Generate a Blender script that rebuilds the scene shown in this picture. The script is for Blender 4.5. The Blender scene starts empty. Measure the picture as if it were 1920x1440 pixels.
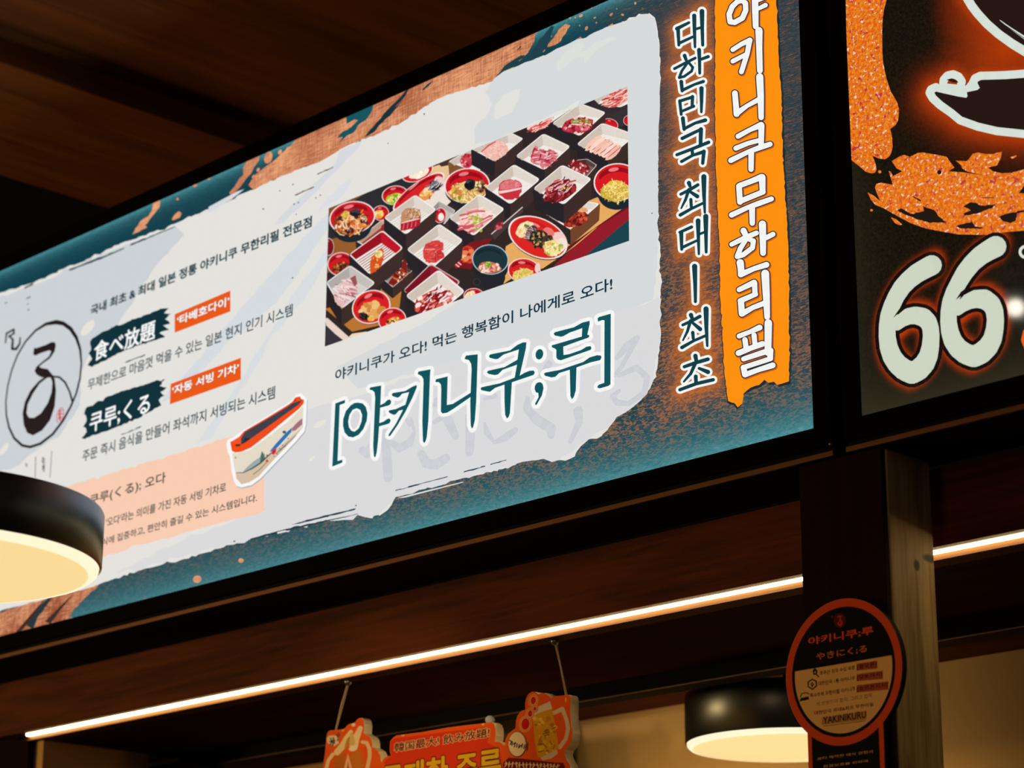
import bpy, math, random
import numpy as np
from mathutils import Vector, Matrix
from mathutils.geometry import tessellate_polygon

scene = bpy.context.scene
COL = scene.collection
random.seed(7)

# ------------------------------------------------------------------ camera, world, exposure
EYE = 1.6                                        # camera height above the floor
FPX = 4533.0                                     # 85 mm on a 36 mm wide frame, 1920 px
AX = np.array([0.6927504, -0.21170331, -0.68940452])     # world axes seen from the camera (right, down, forward)
AY = np.array([0.72116776, 0.20830573, 0.66070098])
AZ = np.array([0.00373433, -0.95487718, 0.29697748])

cam_data = bpy.data.cameras.new('camera')
cam_data.lens = 85.0
cam_data.sensor_width = 36.0
cam_data.sensor_fit = 'HORIZONTAL'
cam_data.clip_start = 0.05
cam_data.dof.use_dof = True
cam_data.dof.focus_distance = 4.25
cam_data.dof.aperture_fstop = 4.8
cam = bpy.data.objects.new('camera', cam_data)
COL.objects.link(cam)
right = Vector((AX[0], AY[0], AZ[0])); down = Vector((AX[1], AY[1], AZ[1])); fwd = Vector((AX[2], AY[2], AZ[2]))
rot = Matrix((right, -down, -fwd)).transposed()
cam.matrix_world = Matrix.Translation((0, 0, EYE)) @ rot.to_4x4()
scene.camera = cam

world = bpy.data.worlds.new('dim_hall')
scene.world = world
world.use_nodes = True
world.node_tree.nodes['Background'].inputs[0].default_value = (1.0, 0.62, 0.34, 1)
world.node_tree.nodes['Background'].inputs[1].default_value = 0.002
scene.view_settings.view_transform = 'Standard'
scene.view_settings.look = 'None'
scene.view_settings.gamma = 1.0
scene.view_settings.use_curve_mapping = False
scene.view_settings.exposure = 0.0


def ray(px, py):
    r = np.array([(px - 960.0) / FPX, (py - 720.0) / FPX, 1.0])
    return np.array([AX @ r, AY @ r, AZ @ r])


def area_light(name, loc, target, size, power, color):
    d = bpy.data.lights.new(name, 'AREA'); d.shape = 'DISK'; d.size = size; d.energy = power; d.color = color
    o = bpy.data.objects.new(name, d); COL.objects.link(o); o.location = loc
    o.rotation_euler = (Vector(target) - Vector(loc)).to_track_quat('-Z', 'Y').to_euler()
    return o


# unseen warm fills added for ceiling, fascia and stall wall; the lit signs of the next stalls
area_light('hall_fill', (-7.6, -0.6, 2.3), (-5.0, 2.6, 4.2), 1.6, 96, (1.0, 0.58, 0.20))
area_light('hall_fill', (-1.9, 0.9, 2.72), (-2.6, 3.0, 2.2), 0.9, 3.6, (1.0, 0.56, 0.26))
area_light('wall_fill', (-3.55, 3.85, 1.2), (-3.7, 4.33, 2.4), 0.3, 4.0, (1.0, 0.72, 0.34)).data.spread = math.radians(75)  # added below the view to brighten the back wall
area_light('neighbour_sign_light', (3.2, -0.8, 4.0), (-2.8, 1.6, 2.6), 5.0, 12, (0.66, 0.84, 1.0))
_d = bpy.data.lights.new('ceiling_downlight', 'POINT'); _d.energy = 1.6; _d.color = (1.0, 0.92, 0.78); _d.shadow_soft_size = 0.026
_o = bpy.data.objects.new('ceiling_downlight', _d); COL.objects.link(_o)
_p = ray(1904, 577); _p = _p * (3.0 / _p[1]); _k = (4.03 - EYE) / _p[2]                 # its mirror image in the face at y = 3
_o.location = (_p[0] * _k, 6.0 - 3.0 * _k, 4.03)
_d = bpy.data.lights.new('hanging_sign_fill', 'SPOT'); _d.energy = 170; _d.color = (1.0, 0.72, 0.42); _d.spot_size = math.radians(11.0); _d.spot_blend = 0.9; _d.shadow_soft_size = 0.04  # unseen narrow spot added to brighten the hanging sign
_o = bpy.data.objects.new('hanging_sign_fill', _d); COL.objects.link(_o); _o.location = (-1.9, 0.2, 1.9)
_o.rotation_euler = (Vector((-3.66, 3.23, 2.33)) - Vector(_o.location)).to_track_quat('-Z', 'Y').to_euler()

# ------------------------------------------------------------------ helpers


def lin(c):
    out = []
    for v in c:
        v = v / 255.0
        out.append(v / 12.92 if v <= 0.04045 else ((v + 0.055) / 1.055) ** 2.4)
    return tuple(out)


def on_y(px, py, y):
    """Rectify a traced point into a wall-parallel plane: returns its place (x, z) on that plane."""
    r = ray(px, py); k = y / r[1]
    return (r[0] * k, r[2] * k + EYE)


def tag(o, label, cat, group=None):
    o['label'] = label; o['category'] = cat
    if group: o['group'] = group
    return o


def struct(o):
    o['kind'] = 'structure'
    return o


def empty(name, loc):
    o = bpy.data.objects.new(name, None); o.empty_display_size = 0.05
    COL.objects.link(o); o.location = loc
    return o


def origin(o):
    l = Vector((0, 0, 0))
    while o is not None:
        l += Vector(o.location); o = o.parent
    return l


class MB:
    """Collects shapes (world coordinates) that become one mesh object."""

    def __init__(self):
        self.v = []; self.f = []; self.sm = []; self.mi = []

    def add(self, vs, fs, smooth=False, mi=0):
        b = len(self.v)
        self.v += [tuple(p) for p in vs]
        for f in fs:
            self.f.append([b + i for i in f]); self.sm.append(smooth); self.mi.append(mi)

    def box(self, a, b, mi=0):
        (x0, y0, z0), (x1, y1, z1) = a, b
        vs = [(x0, y0, z0), (x1, y0, z0), (x1, y1, z0), (x0, y1, z0), (x0, y0, z1), (x1, y0, z1), (x1, y1, z1), (x0, y1, z1)]
        self.add(vs, [(0, 3, 2, 1), (4, 5, 6, 7), (0, 1, 5, 4), (1, 2, 6, 5), (2, 3, 7, 6), (3, 0, 4, 7)], mi=mi)

    def prism_xz(self, pts, y0, y1, mi=0, front=None):
        """Outline in x, z pushed from y0 (front) to y1 (back)."""
        n = len(pts)
        vs = [(x, y0, z) for x, z in pts] + [(x, y1, z) for x, z in pts]
        tris = tessellate_polygon([[Vector((x, z, 0)) for x, z in pts]])
        self.add(vs[:n], [tuple(t) for t in tris], mi=mi if front is None else front)
        fs = [tuple(n + i for i in reversed(t)) for t in tris]
        fs += [(i, (i + 1) % n, n + (i + 1) % n, n + i) for i in range(n)]
        self.add(vs, fs, mi=mi)

    def lathe(self, c, prof, n=96, mi=0, axis=None):
        """prof: (radius, height); c: centre; axis: optional matrix."""
        vs = []; fs = []
        for r, h in prof:
            for k in range(n):
                a = 2 * math.pi * k / n
                p = Vector((r * math.cos(a), r * math.sin(a), h))
                if axis is not None: p = axis @ p
                vs.append((c[0] + p.x, c[1] + p.y, c[2] + p.z))
        for i in range(len(prof) - 1):
            for k in range(n):
                k2 = (k + 1) % n
                fs.append((i * n + k, i * n + k2, (i + 1) * n + k2, (i + 1) * n + k))
        self.add(vs, fs, smooth=True, mi=mi)

    def tube(self, pts, r, n=10, mi=0):
        vs = []; fs = []
        P = [Vector(p) for p in pts]
        for i, p in enumerate(P):
            d = (P[min(i + 1, len(P) - 1)] - P[max(i - 1, 0)]).normalized()
            u = d.cross(Vector((0.3, 0.9, 0.1))).normalized(); w = d.cross(u)
            rr = r[i] if isinstance(r, (list, tuple)) else r
            for k in range(n):
                a = 2 * math.pi * k / n
                vs.append(p + u * math.cos(a) * rr + w * math.sin(a) * rr)
        for i in range(len(P) - 1):
            for k in range(n):
                k2 = (k + 1) % n
                fs.append((i * n + k, i * n + k2, (i + 1) * n + k2, (i + 1) * n + k))
        fs.append(tuple(range(n - 1, -1, -1))); fs.append(tuple((len(P) - 1) * n + k for k in range(n)))
        self.add(vs, fs, smooth=True, mi=mi)

    def build(self, name, mats, parent=None, bevel=0.0):
        me = bpy.data.meshes.new(name)
        o = bpy.data.objects.new(name, me); COL.objects.link(o)
        if parent is not None: o.parent = parent
        off = origin(parent) if parent is not None else Vector((0, 0, 0))
        me.from_pydata([tuple(Vector(p) - off) for p in self.v], [], self.f)
        if not isinstance(mats, (list, tuple)): mats = [mats]
        for m in mats: me.materials.append(m)
        me.polygons.foreach_set('use_smooth', self.sm)
        me.polygons.foreach_set('material_index', self.mi)
        me.update()
        if bevel > 0:
            b = o.modifiers.new('bevel', 'BEVEL'); b.width = bevel; b.segments = 2; b.limit_method = 'ANGLE'
        return o


# ------------------------------------------------------------------ materials


def new_mat(name):
    m = bpy.data.materials.new(name); m.use_nodes = True
    nt = m.node_tree
    return m, nt, nt.nodes, nt.links, nt.nodes['Principled BSDF']


def plain(name, c, rough=0.5, metal=0.0, spec=0.5, emit=None, strength=0.0):
    m, nt, N, L, b = new_mat(name)
    b.inputs['Base Color'].default_value = (*lin(c), 1)
    b.inputs['Roughness'].default_value = rough
    b.inputs['Metallic'].default_value = metal
    b.inputs['Specular IOR Level'].default_value = spec
    if emit:
        b.inputs['Emission Color'].default_value = (*lin(emit), 1); b.inputs['Emission Strength'].default_value = strength
    return m


def math_node(N, L, op, a, b=None, c=None, clamp=False):
    n = N.new('ShaderNodeMath'); n.operation = op; n.use_clamp = clamp
    for i, x in enumerate((a, b, c)):
        if x is None: continue
        if isinstance(x, (int, float)): n.inputs[i].default_value = x
        else: L.new(x, n.inputs[i])
    return n.outputs[0]


def mix(N, L, f, a, b):
    n = N.new('ShaderNodeMix'); n.data_type = 'RGBA'
    for i, x in ((0, f), (6, a), (7, b)):
        if isinstance(x, (int, float)): n.inputs[i].default_value = x
        elif isinstance(x, tuple): n.inputs[i].default_value = (*x[:3], 1)
        else: L.new(x, n.inputs[i])
    return n.outputs[2]


def noise(N, L, scale=(1, 1, 1), detail=3, rough=0.5, dist=0.0):
    tc = N.new('ShaderNodeTexCoord'); mp = N.new('ShaderNodeMapping'); mp.inputs['Scale'].default_value = scale
    L.new(tc.outputs['Object'], mp.inputs['Vector'])
    n = N.new('ShaderNodeTexNoise'); n.inputs['Scale'].default_value = 1.0; n.inputs['Detail'].default_value = detail
    n.inputs['Roughness'].default_value = rough; n.inputs['Distortion'].default_value = dist
    L.new(mp.outputs[0], n.inputs['Vector'])
    return n.outputs['Fac']


def sstep(N, L, x, a, b):
    n = N.new('ShaderNodeMapRange'); n.interpolation_type = 'SMOOTHSTEP'
    n.inputs[1].default_value = a; n.inputs[2].default_value = b
    L.new(x, n.inputs[0])
    return n.outputs[0]


def wood(name, c0, c1, axis, rough=0.55, grain=60.0, spec=0.35):
    m, nt, N, L, b = new_mat(name)
    s = [grain, grain, grain]; s[axis] = grain * 0.05
    f1 = noise(N, L, tuple(s), 5, 0.6, 0.6)
    s2 = [7.0, 7.0, 7.0]; s2[axis] = 1.0
    f2 = noise(N, L, tuple(s2), 3, 0.5, 1.2)
    f = math_node(N, L, 'ADD', math_node(N, L, 'MULTIPLY', f1, 0.6), math_node(N, L, 'MULTIPLY', f2, 0.55))
    col = mix(N, L, sstep(N, L, f, 0.35, 0.8), lin(c0), lin(c1))
    L.new(col, b.inputs['Base Color'])
    b.inputs['Roughness'].default_value = rough
    b.inputs['Specular IOR Level'].default_value = spec
    bp = N.new('ShaderNodeBump'); bp.inputs['Strength'].default_value = 0.15; bp.inputs['Distance'].default_value = 0.002
    L.new(f1, bp.inputs['Height']); L.new(bp.outputs[0], b.inputs['Normal'])
    return m


def attr(N, name):
    a = N.new('ShaderNodeAttribute'); a.attribute_name = name
    return a


def print_mat(name, gain=1.0, grain=0.10, backlit=True):
    """A printed film: colours come from the artwork; backlit ones glow."""
    m, nt, N, L, b = new_mat(name)
    a = attr(N, 'Col')
    n = noise(N, L, (420, 420, 420), 2, 0.6)
    k = math_node(N, L, 'MULTIPLY_ADD', n, grain * 2 * gain, gain * (1 - grain))
    v = N.new('ShaderNodeVectorMath'); v.operation = 'SCALE'
    L.new(a.outputs['Color'], v.inputs[0]); L.new(k, v.inputs[3])
    b.inputs['Roughness'].default_value = 0.28
    if backlit:
        b.inputs['Base Color'].default_value = (0.01, 0.01, 0.01, 1)
        b.inputs['Specular IOR Level'].default_value = 0.25
        L.new(v.outputs[0], b.inputs['Emission Color']); b.inputs['Emission Strength'].default_value = 1.0
    else:
        L.new(v.outputs[0], b.inputs['Base Color']); b.inputs['Roughness'].default_value = 0.7; b.inputs['Specular IOR Level'].default_value = 0.06
    return m


def backlit_output(N, L, b, col, k=1.0):
    b.inputs['Base Color'].default_value = (0.01, 0.01, 0.01, 1)
    b.inputs['Roughness'].default_value = 0.3; b.inputs['Specular IOR Level'].default_value = 0.25
    L.new(col, b.inputs['Emission Color']); b.inputs['Emission Strength'].default_value = k


def leather_print():
    m, nt, N, L, b = new_mat('teal_leather_print')
    fine = noise(N, L, (85, 85, 230), 1.5, 0.55, 1.2)
    soft = noise(N, L, (14, 14, 14), 3, 0.5)
    edge, brown, glow, slate = [attr(N, k).outputs['Fac'] for k in ('edge', 'brown', 'glow', 'slate')]
    teal = mix(N, L, slate, lin((6, 66, 80)), lin((50, 66, 74)))
    teal = mix(N, L, sstep(N, L, fine, 0.25, 0.75), mix(N, L, 0.35, teal, (0.0, 0.012, 0.018)), teal)
    col = mix(N, L, math_node(N, L, 'MULTIPLY', edge, math_node(N, L, 'MULTIPLY_ADD', fine, 0.9, 0.35), clamp=True), teal, lin((92, 176, 184)))
    sp = sstep(N, L, math_node(N, L, 'ADD', fine, math_node(N, L, 'MULTIPLY_ADD', soft, 0.24, -0.12)), 0.46, 0.60)
    col = mix(N, L, math_node(N, L, 'MULTIPLY', sp, brown), col, lin((150, 100, 66)))
    # scuffed orange scratches
    scr = noise(N, L, (6, 6, 120), 2, 0.5, 2.4)
    line = math_node(N, L, 'SUBTRACT', 1.0, sstep(N, L, math_node(N, L, 'ABSOLUTE', math_node(N, L, 'SUBTRACT', scr, 0.5)), 0.0, 0.012))
    col = mix(N, L, math_node(N, L, 'MULTIPLY', math_node(N, L, 'MULTIPLY', line, slate), 0.55), col, lin((200, 120, 40)))
    col = mix(N, L, math_node(N, L, 'MULTIPLY', glow, math_node(N, L, 'MULTIPLY_ADD', fine, 1.0, 0.45), clamp=True), col, lin((208, 110, 26)))
    backlit_output(N, L, b, col)
    return m


def copper_print():
    m, nt, N, L, b = new_mat('copper_brush_print')
    a = noise(N, L, (330, 330, 26), 2, 0.6, 0.4)
    c = noise(N, L, (30, 30, 330), 2, 0.6, 0.6)
    s = noise(N, L, (9, 9, 9), 3, 0.5)
    f = math_node(N, L, 'ADD', math_node(N, L, 'ADD', math_node(N, L, 'MULTIPLY', a, 0.5), math_node(N, L, 'MULTIPLY', c, 0.5)), math_node(N, L, 'MULTIPLY_ADD', s, 0.5, -0.25))
    low, high = attr(N, 'Col').outputs['Color'], lin((246, 176, 128))
    col = mix(N, L, sstep(N, L, f, 0.36, 0.72), mix(N, L, 0.5, low, lin((116, 56, 34))), mix(N, L, 0.8, low, high))
    backlit_output(N, L, b, col)
    return m


def glitter_print():
    m, nt, N, L, b = new_mat('orange_glitter_print')
    n1 = noise(N, L, (150, 150, 150), 1, 0.5)
    n2 = noise(N, L, (190, 190, 190), 2, 0.6, 0.5)
    n3 = noise(N, L, (120, 120, 120), 1, 0.5, 0.8)
    col = mix(N, L, sstep(N, L, n2, 0.35, 0.7), lin((226, 96, 20)), lin((248, 150, 34)))
    col = mix(N, L, sstep(N, L, n3, 0.60, 0.70), col, lin((190, 52, 70)))
    col = mix(N, L, sstep(N, L, n1, 0.60, 0.70), col, lin((255, 214, 196)))
    backlit_output(N, L, b, col, 0.92)
    return m


def ember_print():
    m, nt, N, L, b = new_mat('ember_glow_print')
    fine = noise(N, L, (190, 190, 190), 3, 0.6, 1.2)
    glow, green = attr(N, 'glow').outputs['Fac'], attr(N, 'green').outputs['Fac']
    base = mix(N, L, sstep(N, L, fine, 0.3, 0.75), lin((8, 8, 5)), lin((30, 25, 15)))
    base = mix(N, L, green, base, lin((48, 44, 30)))
    col = mix(N, L, math_node(N, L, 'MULTIPLY', glow, math_node(N, L, 'MULTIPLY_ADD', fine, 0.3, 0.85), clamp=True), base, lin((180, 58, 8)))
    backlit_output(N, L, b, col); b.inputs['Roughness'].default_value = 0.04
    return m


def post_wood():
    m, nt, N, L, b = new_mat('post_wood')
    f1 = noise(N, L, (90, 90, 5), 5, 0.65, 0.5)
    f2 = noise(N, L, (16, 16, 2.2), 3, 0.5, 1.5)
    col = mix(N, L, sstep(N, L, math_node(N, L, 'ADD', math_node(N, L, 'MULTIPLY', f1, 0.5), math_node(N, L, 'MULTIPLY', f2, 0.6)), 0.35, 0.75), lin((104, 80, 48)), lin((168, 138, 92)))
    tc = N.new('ShaderNodeTexCoord')
    knot = None
    for c, r in (((0.0855, 0.052, 2.493), (0.05, 0.022, 0.008)), ((0.0855, 0.016, 2.476), (0.05, 0.009, 0.011))):
        mp = N.new('ShaderNodeMapping'); mp.vector_type = 'POINT'
        mp.inputs['Location'].default_value = tuple(-a_ / b_ for a_, b_ in zip(c, r)); mp.inputs['Scale'].default_value = tuple(1 / v for v in r)
        L.new(tc.outputs['Object'], mp.inputs['Vector'])
        ln = N.new('ShaderNodeVectorMath'); ln.operation = 'LENGTH'; L.new(mp.outputs[0], ln.inputs[0])
        k = math_node(N, L, 'SUBTRACT', 1.0, sstep(N, L, ln.outputs['Value'], 0.5, 1.15))
        knot = k if knot is None else math_node(N, L, 'MAXIMUM', knot, k)
    col = mix(N, L, knot, col, lin((40, 24, 13)))
    L.new(col, b.inputs['Base Color']); b.inputs['Roughness'].default_value = 0.6
    b.inputs['Specular IOR Level'].default_value = 0.12
    return m


M = {}
M['black'] = plain('black_frame', (2, 2, 2), 0.8, 0.0, 0.04)
M['black_dull'] = plain('black_housing', (3, 3, 3), 0.8, 0.0, 0.1)
M['bronze'] = plain('bronze_trim', (104, 66, 33), 0.45, 0.35)
M['dark_paint'] = plain('dark_paint', (9, 7, 6), 0.6, 0, 0.2)
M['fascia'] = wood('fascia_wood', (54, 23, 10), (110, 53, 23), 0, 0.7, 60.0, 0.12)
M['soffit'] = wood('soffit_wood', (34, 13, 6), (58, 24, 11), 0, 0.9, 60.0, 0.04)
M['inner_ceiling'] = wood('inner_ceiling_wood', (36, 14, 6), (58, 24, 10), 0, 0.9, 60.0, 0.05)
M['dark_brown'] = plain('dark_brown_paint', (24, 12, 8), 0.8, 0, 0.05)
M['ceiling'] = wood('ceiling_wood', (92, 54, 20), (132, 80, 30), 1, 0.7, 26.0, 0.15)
M['batten'] = wood('batten_wood', (60, 34, 10), (86, 50, 15), 0, 0.7, 80.0, 0.1)
M['beige'] = plain('beige_plaster', (198, 162, 104), 0.85)
M['post_dark'] = wood('dark_front_wood', (22, 10, 6), (36, 17, 9), 2, 0.8, 60.0, 0.05)
M['post'] = post_wood(); M['orange_card'] = plain('orange_card', (240, 94, 28), 0.5); M['rim_card'] = plain('orange_red_card', (222, 82, 36), 0.5)
M['line'] = plain('dull_bronze_line', (70, 46, 24), 0.5, 0.3)
M['print'] = print_mat('backlit_print', 1.0, 0.05)
M['paper'] = print_mat('paper_print', 1.0, 0.045)
M['food'] = print_mat('food_print', 1.0, 0.13)
M['card'] = print_mat('card_print', 1.0, 0.06, backlit=False)
M['leather'] = leather_print(); M['copper'] = copper_print(); M['glitter'] = glitter_print(); M['ember'] = ember_print()
M['drum'] = plain('black_drum', (110, 122, 136), 0.34, 1.0, 0.5)
M['foam_edge'] = plain('cream_foam_edge', (255, 232, 182), 0.7)
M['string'] = plain('clear_cord', (200, 180, 140), 0.4)
M['steel'] = plain('steel', (150, 150, 150), 0.3, 0.9)
M['clear'] = plain('clear_plastic', (190, 200, 200), 0.15)
M['led_body'] = plain('aluminium', (170, 165, 155), 0.4, 0.8)
M['cabinet'] = plain('cabinet_paint', (96, 80, 54), 0.7, 0, 0.1)
M['brass'] = plain('brass', (190, 140, 90), 0.3, 0.8)
M['floor'] = plain('floor_tile', (70, 60, 52), 0.5)


def glow_mat(name, c, k):
    return plain(name, (30, 30, 28), 0.4, 0, 0.3, c, k)


M['led'] = glow_mat('led_glow', (255, 228, 164), 24.0)
M['lamp_disc'] = glow_mat('lamp_disc_glow', (252, 220, 152), 0.98)
M['lamp_ring'] = glow_mat('lamp_ring_glow', (255, 240, 204), 1.08)

# ------------------------------------------------------------------ printed artwork
LAYER = 8e-6


class Art:
    """Flat artwork on a wall-parallel plane y = Y.  Points are traced, then rectified into that plane."""

    def __init__(self, Y, tf=(0, 0, 1.0), z0=0):
        self.Y = Y; self.tf = tf; self.k = z0
        self.v = []; self.f = []; self.c = []; self.mi = []
        self.clip = None; self.mat = 0; self.segs = []

    def to(self, ox, oy, s):
        self.tf = (ox, oy, s)
        return self

    def px(self, p):
        ox, oy, s = self.tf
        return (ox + p[0] / s, oy + p[1] / s)

    def at(self, p):
        return on_y(*self.px(p), self.Y)

    def raw(self, pts, faces, col):
        y = self.Y - self.k * LAYER
        b = len(self.v)
        self.v += [(x, y, z) for x, z in pts]
        for f in faces:
            self.f.append([b + i for i in f]); self.c.append(lin(col)); self.mi.append(self.mat)

    def nxt(self):
        self.k += 1

    def fill(self, pts, col, holes=()):
        """pts already on the plane."""
        if self.clip: pts = clip_poly(pts, self.clip)
        if len(pts) < 3: return
        sgn = lambda q: sum(q[i - 1][0] * q[i][1] - q[i][0] * q[i - 1][1] for i in range(len(q)))
        allp = list(pts)
        for h in holes:                                              # cut a slit from the outline to each hole
            h = list(h)
            if (sgn(h) > 0) == (sgn(pts) > 0): h = h[::-1]
            d, i, j = min((math.hypot(p[0] - q[0], p[1] - q[1]), i, j) for i, p in enumerate(allp) for j, q in enumerate(h))
            allp = allp[:i + 1] + h[j:] + h[:j + 1] + allp[i:]
        tris = tessellate_polygon([[Vector((x, z, 0)) for x, z in allp]])
        self.raw(allp, tris, col)

    def poly(self, pts, col, rough=0.0, step=6.0, holes=(), seed=1):
        P = [self.px(p) for p in pts]
        if rough > 0: P = roughen(P, rough, step, seed)
        H = [[on_y(*self.px(p), self.Y) for p in h] for h in holes]
        self.fill([on_y(*p, self.Y) for p in P], col, H)
        self.nxt()

    def ell(self, c, rx, ry, rot, col, n=36, a0=0.0, a1=360.0):
        self.poly(ell_pts(c, rx, ry, rot, n, a0, a1), col)

    def stroke(self, pts, r, col, grow=0.0, bump=True):
        """Brush stroke: (x, y) or (x, y, r) points; every piece of one stroke lies in one layer."""
        s = self.tf[2]
        P = []
        for i, p in enumerate(pts):
            rr = p[2] if len(p) > 2 else (r[i] if isinstance(r, (list, tuple)) else r)
            q = self.px(p)
            P.append((q[0], q[1], rr / s + grow))
        for i in range(len(P)):
            x, y, rr = P[i]
            self.fill([on_y(x + rr * math.cos(2 * math.pi * k / 14), y + rr * math.sin(2 * math.pi * k / 14), self.Y) for k in range(14)], col)
            if i + 1 < len(P):
                X, Yy, R = P[i + 1]
                d = math.hypot(X - x, Yy - y) or 1e-6
                nx, ny = -(Yy - y) / d, (X - x) / d
                self.fill([on_y(*q, self.Y) for q in ((x + nx * rr, y + ny * rr), (X + nx * R, Yy + ny * R), (X - nx * R, Yy - ny * R), (x - nx * rr, y - ny * rr))], col)

    def seg_world(self, pts):
        return [self.at(p) for p in pts]

    def text(self, s, p0, p1, col, bold=0.0, outline=0.0, ocol=None):
        """A line of type between its lower left and upper right corners; heavier weights are overstruck."""
        (x0, z0), (x1, z1) = self.at(p0), self.at(p1)
        V, F = glyphs(s)
        lo = V.min(0) - bold; hi = V.max(0) + bold; sc = ((x1 - x0) / (hi[0] - lo[0]), (z1 - z0) / (hi[1] - lo[1]))
        for r, c, n in ((bold + outline, ocol, 16), (bold, col, 8)):
            if c is None: continue
            offs = [(0.0, 0.0)] + ([(r * math.cos(6.2832 * k / n), r * math.sin(6.2832 * k / n)) for k in range(n)] if r > 0 else [])
            for dx, dz in offs:
                self.raw([(x0 + (a + dx - lo[0]) * sc[0], z0 + (b + dz - lo[1]) * sc[1]) for a, b in V], F, c)
            self.nxt()

    def cut(self, name, mat, parent):
        """Finish what has been drawn so far as a part of its own and go on with the next."""
        o = self.build(name, mat, parent)
        self.v, self.f, self.c, self.mi = [], [], [], []
        return o

    def build(self, name, mats, parent):
        me = bpy.data.meshes.new(name)
        o = bpy.data.objects.new(name, me); COL.objects.link(o)
        o.parent = parent
        off = origin(parent)
        me.from_pydata([tuple(Vector(p) - off) for p in self.v], [], self.f)
        if not isinstance(mats, (list, tuple)): mats = [mats]
        for m in mats: me.materials.append(m)
        me.polygons.foreach_set('material_index', self.mi)
        ca = me.color_attributes.new('Col', 'FLOAT_COLOR', 'CORNER')
        data = np.ones((len(me.loops), 4), dtype=np.float32)
        i = 0
        for f, c in zip(self.f, self.c):
            data[i:i + len(f), :3] = c; i += len(f)
        ca.data.foreach_set('color', data.ravel())
        me.update()
        return o


_glyph_cache = {}


def glyphs(s):
    if s not in _glyph_cache:
        c = bpy.data.curves.new('type', 'FONT'); c.body = s; c.resolution_u = 3
        o = bpy.data.objects.new('type', c); COL.objects.link(o)
        dg = bpy.context.evaluated_depsgraph_get(); dg.update()
        ev = o.evaluated_get(dg); me = ev.to_mesh()
        V = np.array([(v.co.x, v.co.y) for v in me.vertices]); F = [tuple(p.vertices) for p in me.polygons]
        ev.to_mesh_clear(); bpy.data.objects.remove(o); bpy.data.curves.remove(c)
        _glyph_cache[s] = (V, F)
    return _glyph_cache[s]


def ell_pts(c, rx, ry, rot=0.0, n=36, a0=0.0, a1=360.0):
    r = math.radians(rot); ca, sa = math.cos(r), math.sin(r); out = []
    full = abs(a1 - a0) >= 360
    for k in range(n if full else n + 1):
        a = math.radians(a0 + (a1 - a0) * k / n)
        x, y = rx * math.cos(a), ry * math.sin(a)
        out.append((c[0] + x * ca - y * sa, c[1] + x * sa + y * ca))
    return out


def roughen(P, amp, step, seed):
    rnd = random.Random(seed); out = []
    n = len(P)
    for i in range(n):
        a, b = P[i], P[(i + 1) % n]
        d = math.hypot(b[0] - a[0], b[1] - a[1]); k = max(1, int(d / step))
        nx, ny = (-(b[1] - a[1]) / (d or 1), (b[0] - a[0]) / (d or 1))
        for j in range(k):
            t = j / k + (rnd.random() * 0.5 / k if j else 0)
            o = rnd.gauss(0, amp) if j else 0
            out.append((a[0] + (b[0] - a[0]) * t + nx * o, a[1] + (b[1] - a[1]) * t + ny * o))
    return out


def clip_poly(pts, quad):
    """Sutherland-Hodgman against a convex outline (clockwise or not)."""
    def area(q): return sum(q[i][0] * q[(i + 1) % len(q)][1] - q[(i + 1) % len(q)][0] * q[i][1] for i in range(len(q)))
    q = quad if area(quad) > 0 else quad[::-1]
    out = list(pts)
    for i in range(len(q)):
        a, b = q[i], q[(i + 1) % len(q)]
        inp, out = out, []
        if not inp: break
        side = lambda p: (b[0] - a[0]) * (p[1] - a[1]) - (b[1] - a[1]) * (p[0] - a[0])
        for j in range(len(inp)):
            p, r = inp[j], inp[(j + 1) % len(inp)]
            sp, sr = side(p), side(r)
            if sp >= 0: out.append(p)
            if (sp >= 0) != (sr >= 0):
                t = sp / (sp - sr); out.append((p[0] + (r[0] - p[0]) * t, p[1] + (r[1] - p[1]) * t))
    res = []
    for p in out:
        if not res or abs(p[0] - res[-1][0]) + abs(p[1] - res[-1][1]) > 1e-6: res.append(p)
    return res


def seg_dist(X, Z, segs):
    """Distance of grid points to a list of segments ((x0,z0),(x1,z1))."""
    best = np.full(X.shape, 9.0)
    for (x0, z0), (x1, z1) in segs:
        dx, dz = x1 - x0, z1 - z0; l2 = dx * dx + dz * dz + 1e-12
        t = np.clip(((X - x0) * dx + (Z - z0) * dz) / l2, 0, 1)
        best = np.minimum(best, np.hypot(X - x0 - t * dx, Z - z0 - t * dz))
    return best


def grid_panel(name, x0, x1, z0, z1, y, step, mat, fields, parent):
    nx, nz = int((x1 - x0) / step) + 1, int((z1 - z0) / step) + 1
    xs, zs = np.linspace(x0, x1, nx), np.linspace(z0, z1, nz)
    X, Z = np.meshgrid(xs, zs)
    off = origin(parent)
    v = np.stack([X.ravel() - off.x, np.full(X.size, y - off.y), Z.ravel() - off.z], 1)
    f = [(j * nx + i, j * nx + i + 1, (j + 1) * nx + i + 1, (j + 1) * nx + i) for j in range(nz - 1) for i in range(nx - 1)]
    me = bpy.data.meshes.new(name); me.from_pydata(v.tolist(), [], f)
    o = bpy.data.objects.new(name, me); COL.objects.link(o); o.parent = parent
    me.materials.append(mat)
    for k, arr in fields(X, Z).items():
        a = me.attributes.new(k, 'FLOAT', 'POINT'); a.data.foreach_set('value', np.clip(arr, 0, 1).ravel().astype(np.float32))
    me.update()
    return o


def polyline_segs(lists):
    out = []
    for l in lists:
        for a, b in zip(l[:-1], l[1:]): out.append((a, b))
        if len(l) == 1: out.append((l[0], l[0]))
    return out


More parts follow.
